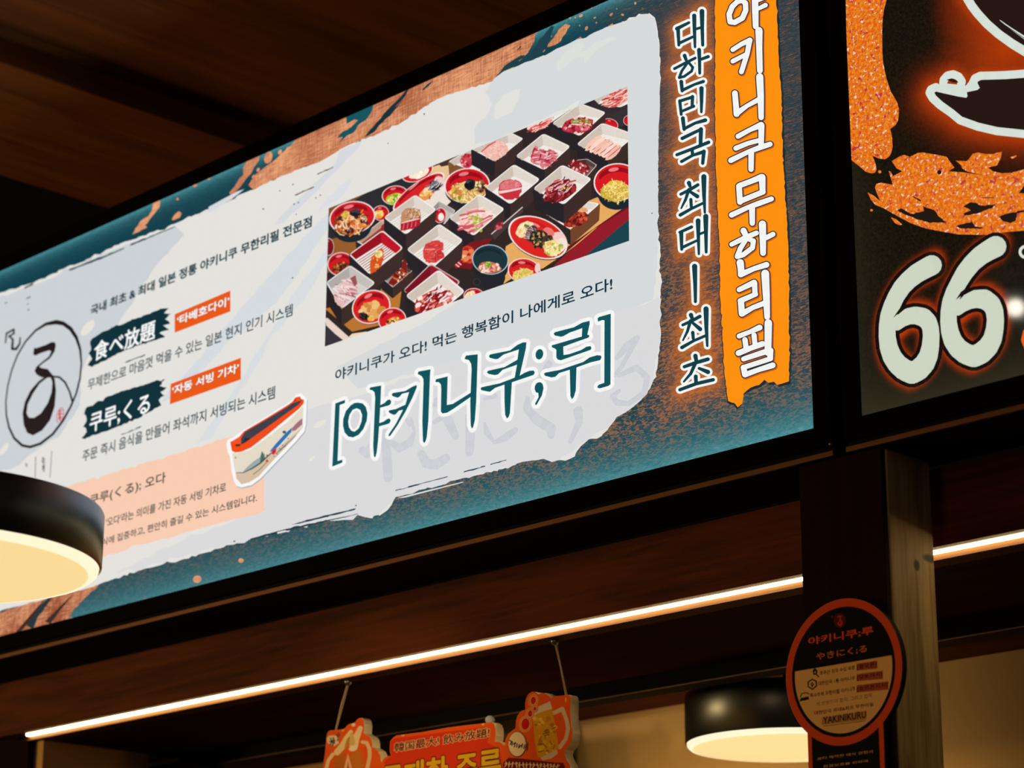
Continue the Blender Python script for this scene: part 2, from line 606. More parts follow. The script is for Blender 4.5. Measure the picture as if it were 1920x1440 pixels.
class PaintedArt(Art):
    """The same drawing calls, painted in order onto one fine mesh (for a printed photograph)."""

    def fill(self, pts, col, holes=()):
        self.v.append(np.array(pts)); self.c.append(lin(col))

    def raw(self, pts, faces, col):
        Q = np.array(pts)
        for f in faces: self.v.append(Q[list(f)]); self.c.append(lin(col))

    def paint(self, name, mat, parent, x0, x1, z0, z1, nx, nz, ss=2, mask=None):
        W, H = nx * ss, nz * ss
        img = np.zeros((H, W, 3), dtype=np.float32)
        gx = x0 + (np.arange(W) + 0.5) / W * (x1 - x0); gz = z0 + (np.arange(H) + 0.5) / H * (z1 - z0)
        for P, c in zip(self.v, self.c):
            a0, b0 = P.min(0); a1, b1 = P.max(0)
            i0, i1 = np.searchsorted(gx, a0), np.searchsorted(gx, a1); j0, j1 = np.searchsorted(gz, b0), np.searchsorted(gz, b1)
            if i1 <= i0 or j1 <= j0: continue
            X, Zg = np.meshgrid(gx[i0:i1], gz[j0:j1])
            inside = np.zeros(X.shape, bool)
            Q = np.roll(P, -1, 0)
            for (xa, za), (xb, zb) in zip(P, Q):
                if za == zb: continue
                inside ^= ((za > Zg) != (zb > Zg)) & (X < (xb - xa) * (Zg - za) / (zb - za) + xa)
            img[j0:j1, i0:i1][inside] = c
        img = img.reshape(nz, ss, nx, ss, 3).mean((1, 3))
        off = origin(parent)
        xs = np.linspace(x0, x1, nx); zs = np.linspace(z0, z1, nz)
        X, Zg = np.meshgrid(xs, zs)
        v = np.stack([X.ravel() - off.x, np.full(X.size, self.Y - self.k0 * LAYER - off.y), Zg.ravel() - off.z], 1)
        idx = np.arange(nx * nz).reshape(nz, nx)
        f = np.stack([idx[:-1, :-1], idx[:-1, 1:], idx[1:, 1:], idx[1:, :-1]], -1).reshape(-1, 4)
        if mask is not None:                                         # keep only cells inside the cut-out's outline
            inside = np.zeros(X.shape, bool)
            for (xa, za), (xb, zb) in zip(mask, mask[1:] + mask[:1]):
                if za != zb: inside ^= ((za > Zg) != (zb > Zg)) & (X < (xb - xa) * (Zg - za) / (zb - za) + xa)
            f = f[inside.ravel()[f].all(1)]
        me = bpy.data.meshes.new(name); me.from_pydata(v.tolist(), [], f.tolist())
        o = bpy.data.objects.new(name, me); COL.objects.link(o); o.parent = parent
        me.materials.append(mat)
        ca = me.color_attributes.new('Col', 'FLOAT_COLOR', 'POINT')
        data = np.ones((nx * nz, 4), dtype=np.float32); data[:, :3] = img.reshape(-1, 3)
        ca.data.foreach_set('color', data.ravel()); me.update()
        return o

# ------------------------------------------------------------------ the stall: large structure
Z = lambda h: h + EYE                            # heights below are read above the eye line
X_L, X_R = -5.06, -0.6                           # stall ends
P_SIGN = 3.0                                     # wall plane of the two light boxes

b = MB(); b.box((-9, -3, -0.05), (3, 8, 0.0)); struct(b.build('floor', M['floor']))

# ceiling boards above the signs, with a lower panel on the left
b = MB(); b.box((-4.58, 0.2, 4.06), (0.5, 6.2, 4.12)); struct(b.build('ceiling', M['ceiling']))
b = MB(); b.box((-5.185, 0.2, 4.00), (-4.58, 6.2, 4.09)); struct(b.build('trim_1', M['ceiling'], bevel=0.004))

# fascia board, batten and soffit under the signs; the fascia hangs in front of the light strip
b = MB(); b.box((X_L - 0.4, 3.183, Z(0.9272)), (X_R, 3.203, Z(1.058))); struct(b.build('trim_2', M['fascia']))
b = MB()                                         # batten with a sloping front edge below the strip
sec = [(3.2105, Z(0.912)), (3.2155, Z(0.9235)), (3.2155, Z(0.96)), (3.255, Z(0.96)), (3.255, Z(0.912))]
b.add([(x, y, z) for x in (X_L, X_R) for y, z in sec], [(0, 1, 6, 5), (1, 2, 7, 6), (2, 3, 8, 7), (3, 4, 9, 8), (4, 0, 5, 9), (4, 3, 2, 1, 0), (5, 6, 7, 8, 9)])
struct(b.build('trim_3', M['batten']))
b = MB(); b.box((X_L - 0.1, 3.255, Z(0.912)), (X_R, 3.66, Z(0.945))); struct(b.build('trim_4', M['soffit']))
b = MB(); b.box((X_L - 0.1, 3.635, Z(0.8805)), (X_R, 3.695, Z(0.912))); struct(b.build('trim_5', M['black_dull']))
b = MB(); b.box((X_L - 0.1, 3.633, Z(0.8794)), (X_R, 3.637, Z(0.8812))); struct(b.build('trim_6', M['line']))
# inside of the stall
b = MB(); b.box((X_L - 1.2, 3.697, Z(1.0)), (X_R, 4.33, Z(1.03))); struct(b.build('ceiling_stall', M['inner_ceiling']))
b = MB(); b.box((X_L - 1.2, 4.33, 0), (X_R, 4.38, Z(1.03))); struct(b.build('wall_back', M['beige']))
b = MB(); b.box((-5.06, 3.235, 0), (-5.012, 3.545, Z(0.912))); struct(b.build('wall_left', M['beige']))
b = MB(); b.box((-5.20, 3.216, 0), (-5.05, 3.235, Z(0.94))); struct(b.build('trim_7', M['dark_brown']))
b = MB(); b.box((-5.06, 3.545, 0), (-4.885, 3.68, Z(0.879))); struct(b.build('trim_8', M['dark_paint']))

# ------------------------------------------------------------------ light boxes


def light_box(name, label, cat, x0, x1, z0, z1, fw=0.035):
    """Housing, four mitred frame bars and a bronze lower trim; x0..z1 is the lit opening."""
    root = tag(empty(name, ((x0 + x1) / 2, P_SIGN, z0 - 0.053)), label, cat)
    b = MB(); b.box((x0 - fw, P_SIGN + 0.004, z0 - 0.053), (x1 + fw, P_SIGN + 0.168, z1 + fw)); b.build('housing', M['black_dull'], root)
    X0, X1, Z0, Z1 = x0 - fw, x1 + fw, z0 - fw, z1 + fw
    for q in ([(X0, Z0), (X1, Z0), (x1, z0), (x0, z0)], [(x0, z1), (x1, z1), (X1, Z1), (X0, Z1)],
              [(X0, Z0), (x0, z0), (x0, z1), (X0, Z1)], [(x1, z0), (X1, Z0), (X1, Z1), (x1, z1)]):
        b = MB(); b.prism_xz(q, P_SIGN - 0.005, P_SIGN + 0.02); b.build('frame_bar', M['black'], root, bevel=0.0012)
    b = MB(); b.box((X0, P_SIGN - 0.001, z0 - 0.0525), (X1, P_SIGN + 0.02, z0 - 0.0435))
    b.build('lower_trim', M['bronze'], root, bevel=0.001)
    return root


S_BOT, S_TOP = Z(1.1115), Z(2.0505)
menu = light_box('menu_sign', 'long backlit restaurant sign with white paper brush print and food photograph', 'sign', -5.40, -2.4095, S_BOT, S_TOP)
price = light_box('price_sign', 'dark backlit sign with orange glitter print and the number 66, right of the wooden post', 'sign', -2.3125, -1.05, S_BOT, S_TOP)

x_, z_ = on_y(1557, 833, P_SIGN - 0.005)
b = MB(); b.lathe((x_, P_SIGN - 0.0055, z_), [(0.0005, 0.0022), (0.0018, 0.002), (0.0026, 0.0)], 16, axis=Matrix.Rotation(math.pi / 2, 3, 'X')); b.build('corner_screw', M['brass'], menu)

# lettering strokes of the vertical columns (two zoomed tracings, scale 5.5385 and 4.8)
T1, T2, T3 = (1250, 0, 5.5385), (1250, 240, 5.5385), (1250, 480, 4.8)
COUNTRY = [
    (T1, [(110, 300, 18), (235, 237, 12)]), (T1, [(122, 305, 18), (130, 470, 13)]), (T1, [(130, 452, 14), (275, 385, 12)]),
    (T1, [(290, 165, 20), (293, 330, 16), (298, 490, 11)]), (T1, [(370, 120, 23), (373, 300, 17), (378, 470, 14)]), (T1, [(300, 305, 12), (370, 285, 12)]),
    (T1, [(190, 580, 18), (206, 625, 14)]), (T1, [(85, 715, 13), (190, 660, 13), (300, 605, 13)]),
    (T1, [(215, 662, 12), (160, 740, 12), (135, 808, 13), (185, 796, 12), (262, 742, 12), (275, 702, 12), (235, 655, 12)]),
    (T1, [(340, 520, 19), (345, 640, 15), (347, 762, 13)]), (T1, [(350, 622, 13), (435, 590, 15)]),
    (T1, [(155, 850, 18), (165, 945, 15)]), (T1, [(165, 940, 15), (290, 880, 12), (385, 848, 15)]),
    (T1, [(140, 1050, 15), (155, 1190, 13)]), (T1, [(140, 1052, 14), (265, 1012, 14)]), (T1, [(272, 1005, 16), (268, 1110, 14)]), (T1, [(155, 1160, 12), (285, 1105, 14)]),
    (T1, [(365, 920, 21), (366, 1050, 16), (364, 1165, 11)]),
    (T1, [(172, 1230, 19), (185, 1345, 15)]), (T1, [(183, 1340, 15), (300, 1280, 13), (405, 1250, 18)]),
    (T2, [(165, 110, 16), (350, 20, 14)]), (T2, [(360, 15, 20), (355, 185, 17)]), (T2, [(110, 280, 14), (280, 215, 15), (440, 150, 16)]), (T2, [(268, 225, 15), (272, 275, 15)]),
    (T2, [(158, 350, 14), (275, 285, 13), (385, 250, 17)]), (T2, [(390, 245, 18), (378, 368, 15)]),
    (T2, [(235, 572, 20), (246, 605, 15)]), (T2, [(150, 690, 13), (240, 645, 15), (328, 592, 15)]), (T2, [(235, 640, 15), (200, 745, 13), (155, 835, 7)]), (T2, [(250, 665, 13), (322, 712, 19)]),
    (T2, [(255, 745, 15), (260, 825, 14)]), (T2, [(145, 905, 16), (260, 840, 13), (375, 785, 12)]), (T2, [(390, 508, 25), (392, 700, 18), (400, 880, 10)]),
    (T2, [(140, 1085, 13), (262, 1030, 15)]), (T2, [(155, 1090, 20), (160, 1262, 13)]), (T2, [(160, 1245, 14), (315, 1172, 11)]),
    (T2, [(330, 965, 23), (333, 1130, 16), (338, 1310, 10)]), (T2, [(410, 920, 25), (412, 1100, 18), (414, 1290, 13)]), (T2, [(340, 1105, 11), (405, 1080, 11)]),
    (T3, [(255, 95, 22), (260, 250, 16), (262, 412, 12)]),
    (T3, [(222, 532, 18), (232, 560, 14)]), (T3, [(148, 622, 11), (230, 585, 13), (302, 545, 14)]), (T3, [(218, 585, 14), (190, 680, 11), (150, 760, 6)]), (T3, [(240, 605, 11), (305, 660, 17)]),
    (T3, [(238, 690, 14), (243, 745, 12)]), (T3, [(140, 825, 14), (245, 765, 11), (350, 720, 11)]), (T3, [(358, 478, 22), (361, 650, 16), (369, 810, 9)]),
    (T3, [(262, 900, 18), (270, 945, 15)]), (T3, [(162, 998, 13), (270, 960, 15), (375, 930, 15)]), (T3, [(262, 965, 15), (220, 1060, 12), (158, 1132, 7)]), (T3, [(295, 1012, 11), (375, 1045, 18)]),
    (T3, [(265, 1085, 16), (268, 1150, 14)]), (T3, [(122, 1205, 13), (270, 1150, 14), (422, 1115, 14)]),
]
BANNER = [
    (T1, [(735, 22, 26), (685, 70, 28), (652, 150, 28), (662, 228, 28), (710, 235, 28), (790, 190, 28), (825, 110, 28), (822, 35, 28), (785, 5, 26), (735, 22, 26)]),
    (T1, [(920, -40, 34), (924, 120, 34), (928, 275, 30)]), (T1, [(960, 90, 20), (1030, 55, 24)]), (T1, [(955, 5, 20), (1010, -20, 22)]),
    (T1, [(690, 518, 24), (780, 460, 24), (868, 420, 28)]), (T1, [(865, 425, 28), (840, 560, 26), (780, 748, 26)]), (T1, [(690, 638, 24), (840, 560, 22)]),
    (T1, [(962, 320, 38), (965, 500, 32), (972, 735, 30)]),
    (T1, [(712, 970, 30), (722, 1080, 30), (730, 1185, 32)]), (T1, [(730, 1180, 30), (840, 1100, 22), (960, 1035, 26)]), (T1, [(970, 800, 38), (980, 1000, 34), (985, 1222, 28)]),
    (T2, [(745, 88, 26), (870, 20, 24), (985, -30, 32)]), (T2, [(988, -25, 32), (985, 180, 28)]), (T2, [(722, 212, 26), (850, 160, 24), (965, 130, 24)]),
    (T2, [(670, 338, 28), (850, 250, 24), (970, 205, 28), (1078, 170, 26)]), (T2, [(882, 262, 30), (880, 430, 28)]),
    (T2, [(755, 605, 30), (765, 770, 30)]), (T2, [(760, 600, 28), (880, 555, 28), (990, 510, 32)]), (T2, [(995, 515, 36), (1000, 665, 30)]), (T2, [(768, 762, 28), (1005, 665, 28)]),
    (T2, [(678, 905, 28), (850, 825, 24), (960, 785, 28), (1092, 738, 26)]), (T2, [(890, 820, 32), (893, 990, 28)]),
    (T2, [(802, 1068, 32), (828, 1120, 28)]), (T2, [(678, 1210, 24), (800, 1150, 26), (935, 1092, 26)]),
    (T2, [(830, 1160, 22), (770, 1250, 26), (738, 1335, 28), (800, 1318, 26), (895, 1245, 26), (905, 1175, 26), (840, 1150, 22)]),
    (T2, [(998, 1000, 38), (1003, 1150, 34), (1005, 1300, 30)]), (T2, [(1040, 1140, 26), (1108, 1105, 26)]),
    (T2, [(765, 1400, 36), (775, 1480, 30)]),
    (T3, [(668, 60, 30), (675, 160, 30)]), (T3, [(670, 168, 26), (790, 115, 22), (902, 80, 26)]),
    (T3, [(655, 305, 22), (790, 240, 26)]), (T3, [(795, 245, 24), (798, 345, 24)]), (T3, [(665, 405, 24), (805, 345, 22)]), (T3, [(672, 410, 28), (680, 520, 28)]), (T3, [(680, 522, 26), (780, 465, 22), (885, 425, 24)]),
    (T3, [(890, 160, 36), (900, 350, 32), (908, 550, 26)]),
    (T3, [(655, 722, 22), (750, 685, 20), (840, 645, 26)]), (T3, [(708, 755, 24), (718, 830, 24)]), (T3, [(790, 715, 24), (798, 800, 22)]), (T3, [(650, 875, 26), (760, 830, 24), (865, 792, 26)]),
    (T3, [(918, 605, 34), (915, 870, 30)]), (T3, [(695, 928, 22), (930, 850, 26)]), (T3, [(940, 850, 24), (935, 915, 26)]), (T3, [(692, 1005, 22), (940, 925, 22)]), (T3, [(695, 1005, 26), (708, 1068, 26)]), (T3, [(708, 1070, 24), (830, 1025, 22), (958, 985, 26)]),
]


def placed(strokes, Y):
    out = []
    for (ox, oy, s), pts in strokes:
        out.append([on_y(ox + p[0] / s, oy + p[1] / s, Y) for p in pts])
    return out


country_segs = polyline_segs(placed(COUNTRY, P_SIGN))
SCRATCH = []


def menu_fields(X, Zc):
    d = seg_dist(X, Zc, country_segs)
    s = np.clip((X + 4.95) / 2.5, 0, 1)
    down_ = np.clip((S_TOP - Zc) / 0.94, 0, 1)
    edge = np.exp(-(Zc - S_BOT) / 0.042) * (0.38 + 0.36 * s) + np.exp(-(S_TOP - Zc) / 0.014) * 0.7  # brighter rims: edge-lit glow of the box painted into the print
    up = np.clip((Zc - S_BOT) / 0.10, 0.12, 1)
    brown = np.clip(0.10 + s * 0.95, 0, 1) * np.clip((down_ - 0.15) * 1.35, 0, 1) * up
    brown = np.maximum(brown, 0.75 * np.clip((X + 2.72) / 0.2, 0, 1) * np.clip(down_ * 1.35 - 0.05, 0.12, 1) * up)
    brown *= np.where(X > -2.56, 0.28 + 0.5 * np.clip(down_ * 1.4 - 0.5, 0, 1), 1.0)
    slate = np.clip((X + 2.95) / 0.25, 0, 1) * np.clip((Zc - S_BOT - 0.04) / 0.12, 0, 1)
    glow = np.exp(-(np.clip(d - 0.004, 0, 9) / 0.019) ** 1.3) * 0.85
    return {'edge': edge, 'brown': brown, 'slate': slate, 'glow': glow}


panel = grid_panel('light_panel', -5.40, -2.4095, S_BOT, S_TOP, P_SIGN, 0.006, M['leather'], menu_fields, menu)

# copper brush marks
a = Art(P_SIGN, (0, 0, 1), 2)
ZT = (420, 120, 4.174)
cop = (206, 122, 84)
a.to(*ZT)
a.poly([(560, 596), (600, 540), (900, 400), (1170, 280), (1480, 145), (1900, -40), (2200, -180), (2475, -290), (2430, -180), (2380, -90), (2300, -10), (2190, 110), (2080, 200), (1900, 260), (1750, 310), (1600, 390), (1350, 500), (1150, 590), (950, 690), (700, 800), (480, 910), (240, 990), (190, 950), (240, 870), (330, 800), (450, 700), (520, 640)], cop, 2.0, 14, seed=3)
a.poly([(150, 810), (180, 750), (280, 715), (270, 760), (210, 860), (130, 960), (60, 1030), (40, 1010), (100, 930), (150, 870)], (232, 150, 108), 1.0, 8, seed=4)
a.ell((347, 733), 30, 48, 20, (226, 142, 104)); a.ell((438, 690), 14, 20, 30, (226, 142, 104)); a.ell((268, 828), 12, 16, 30, (226, 142, 104)); a.ell((235, 885), 16, 18, 20, (226, 142, 104)); a.ell((500, 665), 22, 12, -50, (226, 142, 104))
a.to(0, 0, 1)
a.cut('copper_brush_mark', M['copper'], panel)
a.poly([(288, 378), (301, 376), (298, 390), (290, 400), (283, 408), (272, 422), (276, 426), (262, 434), (248, 440), (254, 428), (264, 414), (280, 402), (286, 390)], (240, 160, 118), 0.6, 5, seed=5)
a.poly([(336, 396), (341, 400), (337, 408), (326, 413), (322, 412), (328, 402)], (236, 150, 110), 0.5, 5, seed=6)
a.ell((333, 373), 2.5, 2.5, 0, (230, 150, 110)); a.ell((366, 348), 4, 2.5, -30, (230, 150, 110)); a.ell((392, 335), 3, 2, -30, (230, 150, 110))
a.cut('copper_brush_mark', M['copper'], panel)
a.to(860, 0, 4.8)
a.poly([(960, 215), (1005, 230), (965, 300), (920, 370), (880, 400), (800, 425), (790, 410), (830, 370), (890, 290), (900, 265)], (232, 156, 100), 1.2, 6, seed=7)
for c, rx, ry, ro in (((820, 325), 20, 14, 0), ((765, 452), 12, 18, 20), ((1150, 255), 13, 20, 30), ((1100, 142), 18, 12, -35), ((1000, 160), 10, 10, 0), ((1225, 160), 12, 7, -30), ((1240, 205), 8, 8, 0), ((1375, 130), 10, 18, 40), ((1475, 133), 13, 10, 0), ((1590, 30), 10, 12, 0), ((1195, 70), 12, 7, 0), ((1050, 160), 6, 8, 0), ((1425, 80), 6, 5, 0), ((1090, 230), 6, 8, 0)):
    a.ell(c, rx, ry, ro, (232, 156, 108), 14)
a.poly([(1030, 380), (1095, 330), (1112, 345), (1060, 372)], (220, 146, 96)); a.poly([(1345, 235), (1385, 210), (1395, 222), (1365, 240)], (220, 146, 96))
a.cut('copper_brush_mark', M['copper'], panel)
a.to(0, 0, 1)
# lower left brush with dark gaps, and two flecks
a.poly([(-30, 1152), (20, 1142), (60, 1128), (120, 1112), (175, 1094), (186, 1096), (160, 1120), (140, 1140), (125, 1165), (60, 1182), (-30, 1206)], (172, 86, 62), 1.0, 8, seed=8)
a.ell((370, 1086), 8, 7, -20, (238, 170, 130)); a.ell((452, 1051), 5, 4.5, 0, (238, 170, 130)); a.ell((273, 1124), 3, 2, 0, (200, 120, 90)); a.ell((134, 1159), 3, 2, 0, (220, 170, 150))
a.build('copper_brush_mark', M['copper'], panel)

# teal slashes over the copper
a = Art(P_SIGN, ZT, 45)
tl, td = (12, 82, 94), (16, 48, 58)
a.poly([(960, 432), (950, 385), (1050, 340), (1190, 280), (1165, 340), (1150, 385), (1110, 440), (1050, 480), (1010, 540), (950, 575), (905, 615), (930, 570), (885, 580), (930, 530), (1000, 490), (1050, 440), (1020, 435), (960, 470), (960, 450)], (14, 84, 94), 1.0, 8, seed=11)
a.poly([(1100, 575), (1170, 490), (1290, 350), (1470, 170), (1420, 250), (1340, 340), (1420, 268), (1330, 370), (1250, 450), (1180, 530), (1130, 560)], td, 0.8, 8, seed=12)
a.poly([(1550, 205), (1590, 160), (1640, 125), (1610, 165), (1565, 205)], (24, 62, 70))
a.poly([(1060, 600), (1130, 575), (1110, 600), (1060, 625), (1030, 630)], (10, 70, 80))
a.cut('dark_slash_mark', M['print'], panel)
a.to(860, 0, 4.8)
a.poly([(310, 725), (380, 640), (430, 580), (500, 535), (560, 500), (600, 495), (580, 520), (540, 550), (600, 548), (680, 430), (830, 235), (860, 240), (800, 420), (700, 520), (610, 565), (480, 610), (380, 660)], (26, 64, 74), 0.8, 8, seed=13)
a.poly([(155, 672), (190, 645), (170, 668)], (40, 40, 40)); a.poly([(525, 455), (550, 420), (570, 410), (545, 445)], (60, 50, 40))
a.cut('dark_slash_mark', M['print'], panel)
a.to(0, 0, 1)
a.poly([(50, 1172), (80, 1130), (100, 1112), (95, 1125), (70, 1160), (62, 1180)], (22, 52, 58), 0.5, 6, seed=14)
a.poly([(85, 1165), (120, 1130), (140, 1112), (112, 1146), (95, 1170)], (58, 40, 38)); a.poly([(30, 1185), (60, 1150), (85, 1122), (60, 1160), (38, 1186)], (60, 36, 32))
a.build('dark_slash_mark', M['print'], panel)

# the white paper patch with its torn outline
a = Art(P_SIGN, (0, 0, 1), 56)
PAPER = [(-70, 574), (0, 549), (40, 536), (62, 531), (110, 507), (140, 497), (170, 484), (200, 468), (240, 452), (300, 432), (345, 412), (380, 397), (425, 380), (470, 357), (520, 334), (560, 318), (610, 298), (650, 274), (700, 256), (750, 232), (790, 205), (820, 186), (860, 172), (920, 154), (945, 138), (985, 118), (1010, 108), (1045, 94), (1090, 74), (1120, 62), (1140, 50), (1158, 48), (1168, 40), (1172, 42), (1180, 33), (1192, 32), (1198, 26), (1210, 28), (1218, 25), (1228, 33), (1232, 50), (1236, 75), (1237, 95), (1238, 130), (1237, 165), (1236, 200), (1234, 228), (1230, 234), (1234, 250), (1233, 300), (1235, 345), (1231, 372), (1235, 380), (1234, 430), (1238, 470), (1240, 520), (1237, 600), (1239, 640), (1234, 680), (1226, 712), (1214, 738), (1196, 756), (1172, 760), (1160, 772), (1150, 792), (1128, 818), (1104, 824), (1090, 836), (1078, 856), (1060, 864), (1046, 863), (1020, 860), (980, 866), (938, 880), (900, 890), (870, 896), (830, 906), (790, 918), (742, 932), (735, 946), (722, 960), (712, 967), (705, 962), (698, 972), (680, 968), (660, 962), (640, 970), (600, 980), (560, 986), (520, 997), (467, 1012), (420, 1026), (383, 1037), (340, 1050), (300, 1060), (260, 1070), (233, 1078), (197, 1091), (175, 1100), (120, 1114), (67, 1128), (0, 1146), (-70, 1164)]
a.poly(PAPER, (228, 226, 221), 1.1, 7, seed=21)
blue, bl2 = (203, 209, 213), (214, 217, 221)
a.poly([(-60, 574), (60, 536), (200, 474), (330, 424), (345, 440), (300, 490), (265, 540), (240, 580), (215, 620), (170, 660), (150, 700), (150, 760), (110, 820), (60, 850), (20, 880), (-60, 900)], blue, 1.5, 12, seed=22)
a.to(*ZT)
a.poly([(960, 650), (1080, 600), (1060, 650), (950, 760), (860, 860), (700, 1020), (560, 1150), (470, 1240), (400, 1260), (430, 1210), (560, 1080), (680, 960), (800, 850), (880, 760), (900, 690)], bl2, 1.0, 10, seed=23)
a.poly([(1015, 880), (970, 980), (900, 1060), (780, 1130), (735, 1165), (760, 1110), (880, 990), (960, 920)], (218, 221, 226), 0.8, 10, seed=24)
a.poly([(-120, 1120), (100, 1000), (160, 980), (60, 1060), (-120, 1170)], bl2)
a.to(0, 380, 3)
a.poly([(1840, 60), (1880, 90), (1700, 360), (1560, 560), (1400, 700), (1300, 770), (1180, 900), (1000, 1080), (900, 1130), (1100, 900), (1320, 640), (1500, 430), (1680, 230)], (213, 219, 223), 1.2, 12, seed=25)
a.poly([(1850, 250), (1840, 330), (1700, 560), (1520, 760), (1480, 860), (1180, 1330), (1100, 1360), (1300, 1080), (1500, 760), (1660, 500)], (217, 221, 224), 1.2, 12, seed=26)
a.to(860, 0, 4.8)
a.poly([(240, 830), (330, 700), (480, 615), (700, 525), (1000, 390), (1380, 230), (1500, 190), (1700, 125), (1770, 170), (1810, 420), (1815, 760), (1800, 1300), (1790, 2400), (1750, 2700), (900, 3000), (-200, 3300), (-900, 3500), (-1100, 3300), (-300, 2900), (500, 2400), (900, 1700), (1000, 1200), (1090, 900), (960, 980), (590, 1140), (340, 1260), (150, 1300), (140, 1160), (240, 1060), (300, 930)], (214, 218, 219), 1.0, 12, seed=27)
a.poly([(315, 1050), (330, 950), (400, 860), (500, 810), (556, 800), (540, 900), (480, 1010), (340, 1075)], (226, 226, 220), 0.8, 10, seed=28)
a.poly([(890, 650), (880, 580), (960, 470), (1040, 400), (1120, 375), (1130, 420), (1090, 470), (1140, 460), (1240, 380), (1380, 330), (1420, 350), (1300, 410), (1230, 460), (1150, 560), (1130, 580), (1130, 510), (1060, 520), (970, 590)], (221, 223, 219), 0.8, 10, seed=29)
a.to(0, 0, 1)
a.poly([(500, 790), (600, 760), (680, 740), (900, 660), (1240, 560), (1239, 640), (1226, 712), (1196, 756), (1150, 792), (1104, 824), (1050, 862), (980, 866), (742, 932), (712, 965), (600, 978), (470, 1010), (300, 1056), (220, 1075), (300, 1030), (480, 960), (495, 880)], (218, 218, 220), 2.5, 12, seed=30)
for c, rx, ry, ro in (((545, 800), 10, 7, -20), ((600, 795), 14, 5, -30), ((585, 860), 7, 3, -40), ((165, 615), 8, 18, 40), ((8, 842), 5, 14, 35), ((475, 715), 8, 3, -50)):
    a.ell(c, rx, ry, ro, (230, 227, 218), 14)
# streaks and flecks left by the brush
ink = (22, 60, 70)
for p in ([(130, 505), (190, 482), (235, 464), (232, 467), (190, 486), (130, 508)], [(245, 458), (330, 424), (326, 427), (245, 461)], [(46, 539), (62, 531), (63, 534), (47, 542)], [(50, 559), (58, 555), (57, 558), (50, 561)], [(742, 919), (840, 893), (840, 894.5), (742, 921)], [(870, 884), (910, 873), (910, 875), (870, 886)], [(920, 870), (950, 862), (950, 863.5), (920, 872)], [(540, 986), (570, 977), (612, 966), (668, 953), (666, 956), (610, 970), (562, 982)], [(470, 1010), (520, 996), (575, 983), (620, 974), (672, 963), (672, 964), (560, 990), (470, 1013)]):
    a.poly(p, ink, 0.4, 6, seed=int(p[0][0]))
for p in ([(520, 998), (536, 994), (538, 997), (521, 1001)], [(745, 934), (800, 920), (870, 903), (868, 905), (760, 933)]):
    a.poly(p, (226, 224, 220))
for p in ([(552, 366), (588, 350), (590, 351), (555, 367)], [(595, 326), (625, 313), (626, 314), (596, 328)]):
    a.poly(p, (110, 74, 56), 0.4, 5, seed=9)
rnd = random.Random(40)
for c in ((796, 214), (728, 269), (12, 568), (556, 402), (549, 521), (601, 366), (593, 371), (552, 383), (560, 380), (525, 358), (550, 346), (494, 392), (53, 570), (54, 581), (668, 948), (642, 981), (1223, 400), (625, 1040), (440, 1015)):
    a.ell(c, 1.2 + rnd.random(), 0.9 + rnd.random() * 0.6, -30, (60, 70, 76), 8)
a.build('white_paper_print', M['paper'], panel)

# faint grey brush letters under the heading
a = Art(P_SIGN, (560, 500, 2.743), 125)
g = (203, 205, 211)
FAINT = (
    ([(330, 945, 20), (355, 960, 26), (375, 930, 22)], [(440, 850, 18), (455, 960, 24), (462, 1085, 24)], [(470, 900, 14), (520, 935, 22), (575, 905, 20), (598, 850, 8), (580, 780, 6)], [(560, 790, 10), (575, 810, 14)]),
    ([(700, 800, 12), (760, 765, 14)], [(640, 730, 10), (770, 690, 14)], [(715, 690, 18), (770, 790, 26), (808, 870, 20)], [(635, 965, 22), (660, 1015, 24), (710, 1018, 26), (760, 985, 22)]),
    ([(870, 770, 12), (885, 870, 24), (880, 955, 22)], [(960, 810, 8), (970, 850, 16), (1000, 895, 10)], [(1010, 905, 10), (1065, 880, 20), (1118, 840, 14)], [(960, 680, 8), (1010, 665, 14)]),
    ([(1180, 680, 12), (1175, 730, 20), (1230, 790, 28), (1300, 830, 26), (1300, 870, 18)], [(1250, 560, 12), (1290, 500, 18)]),
    ([(1440, 745, 26), (1445, 800, 18), (1400, 900, 12)],),
    ([(1640, 470, 12), (1690, 410, 20), (1745, 365, 14)], [(1745, 370, 12), (1660, 520, 12), (1625, 560, 10)], [(1650, 560, 12), (1740, 520, 16), (1795, 570, 16), (1780, 650, 14), (1700, 705, 14)], [(1700, 705, 12), (1640, 700, 16), (1615, 665, 12), (1650, 640, 10)]),
)
for letter in FAINT:
    for st in letter: a.stroke(st, 14, g); a.nxt()
    a.cut('faint_brush_letter', M['paper'], panel)

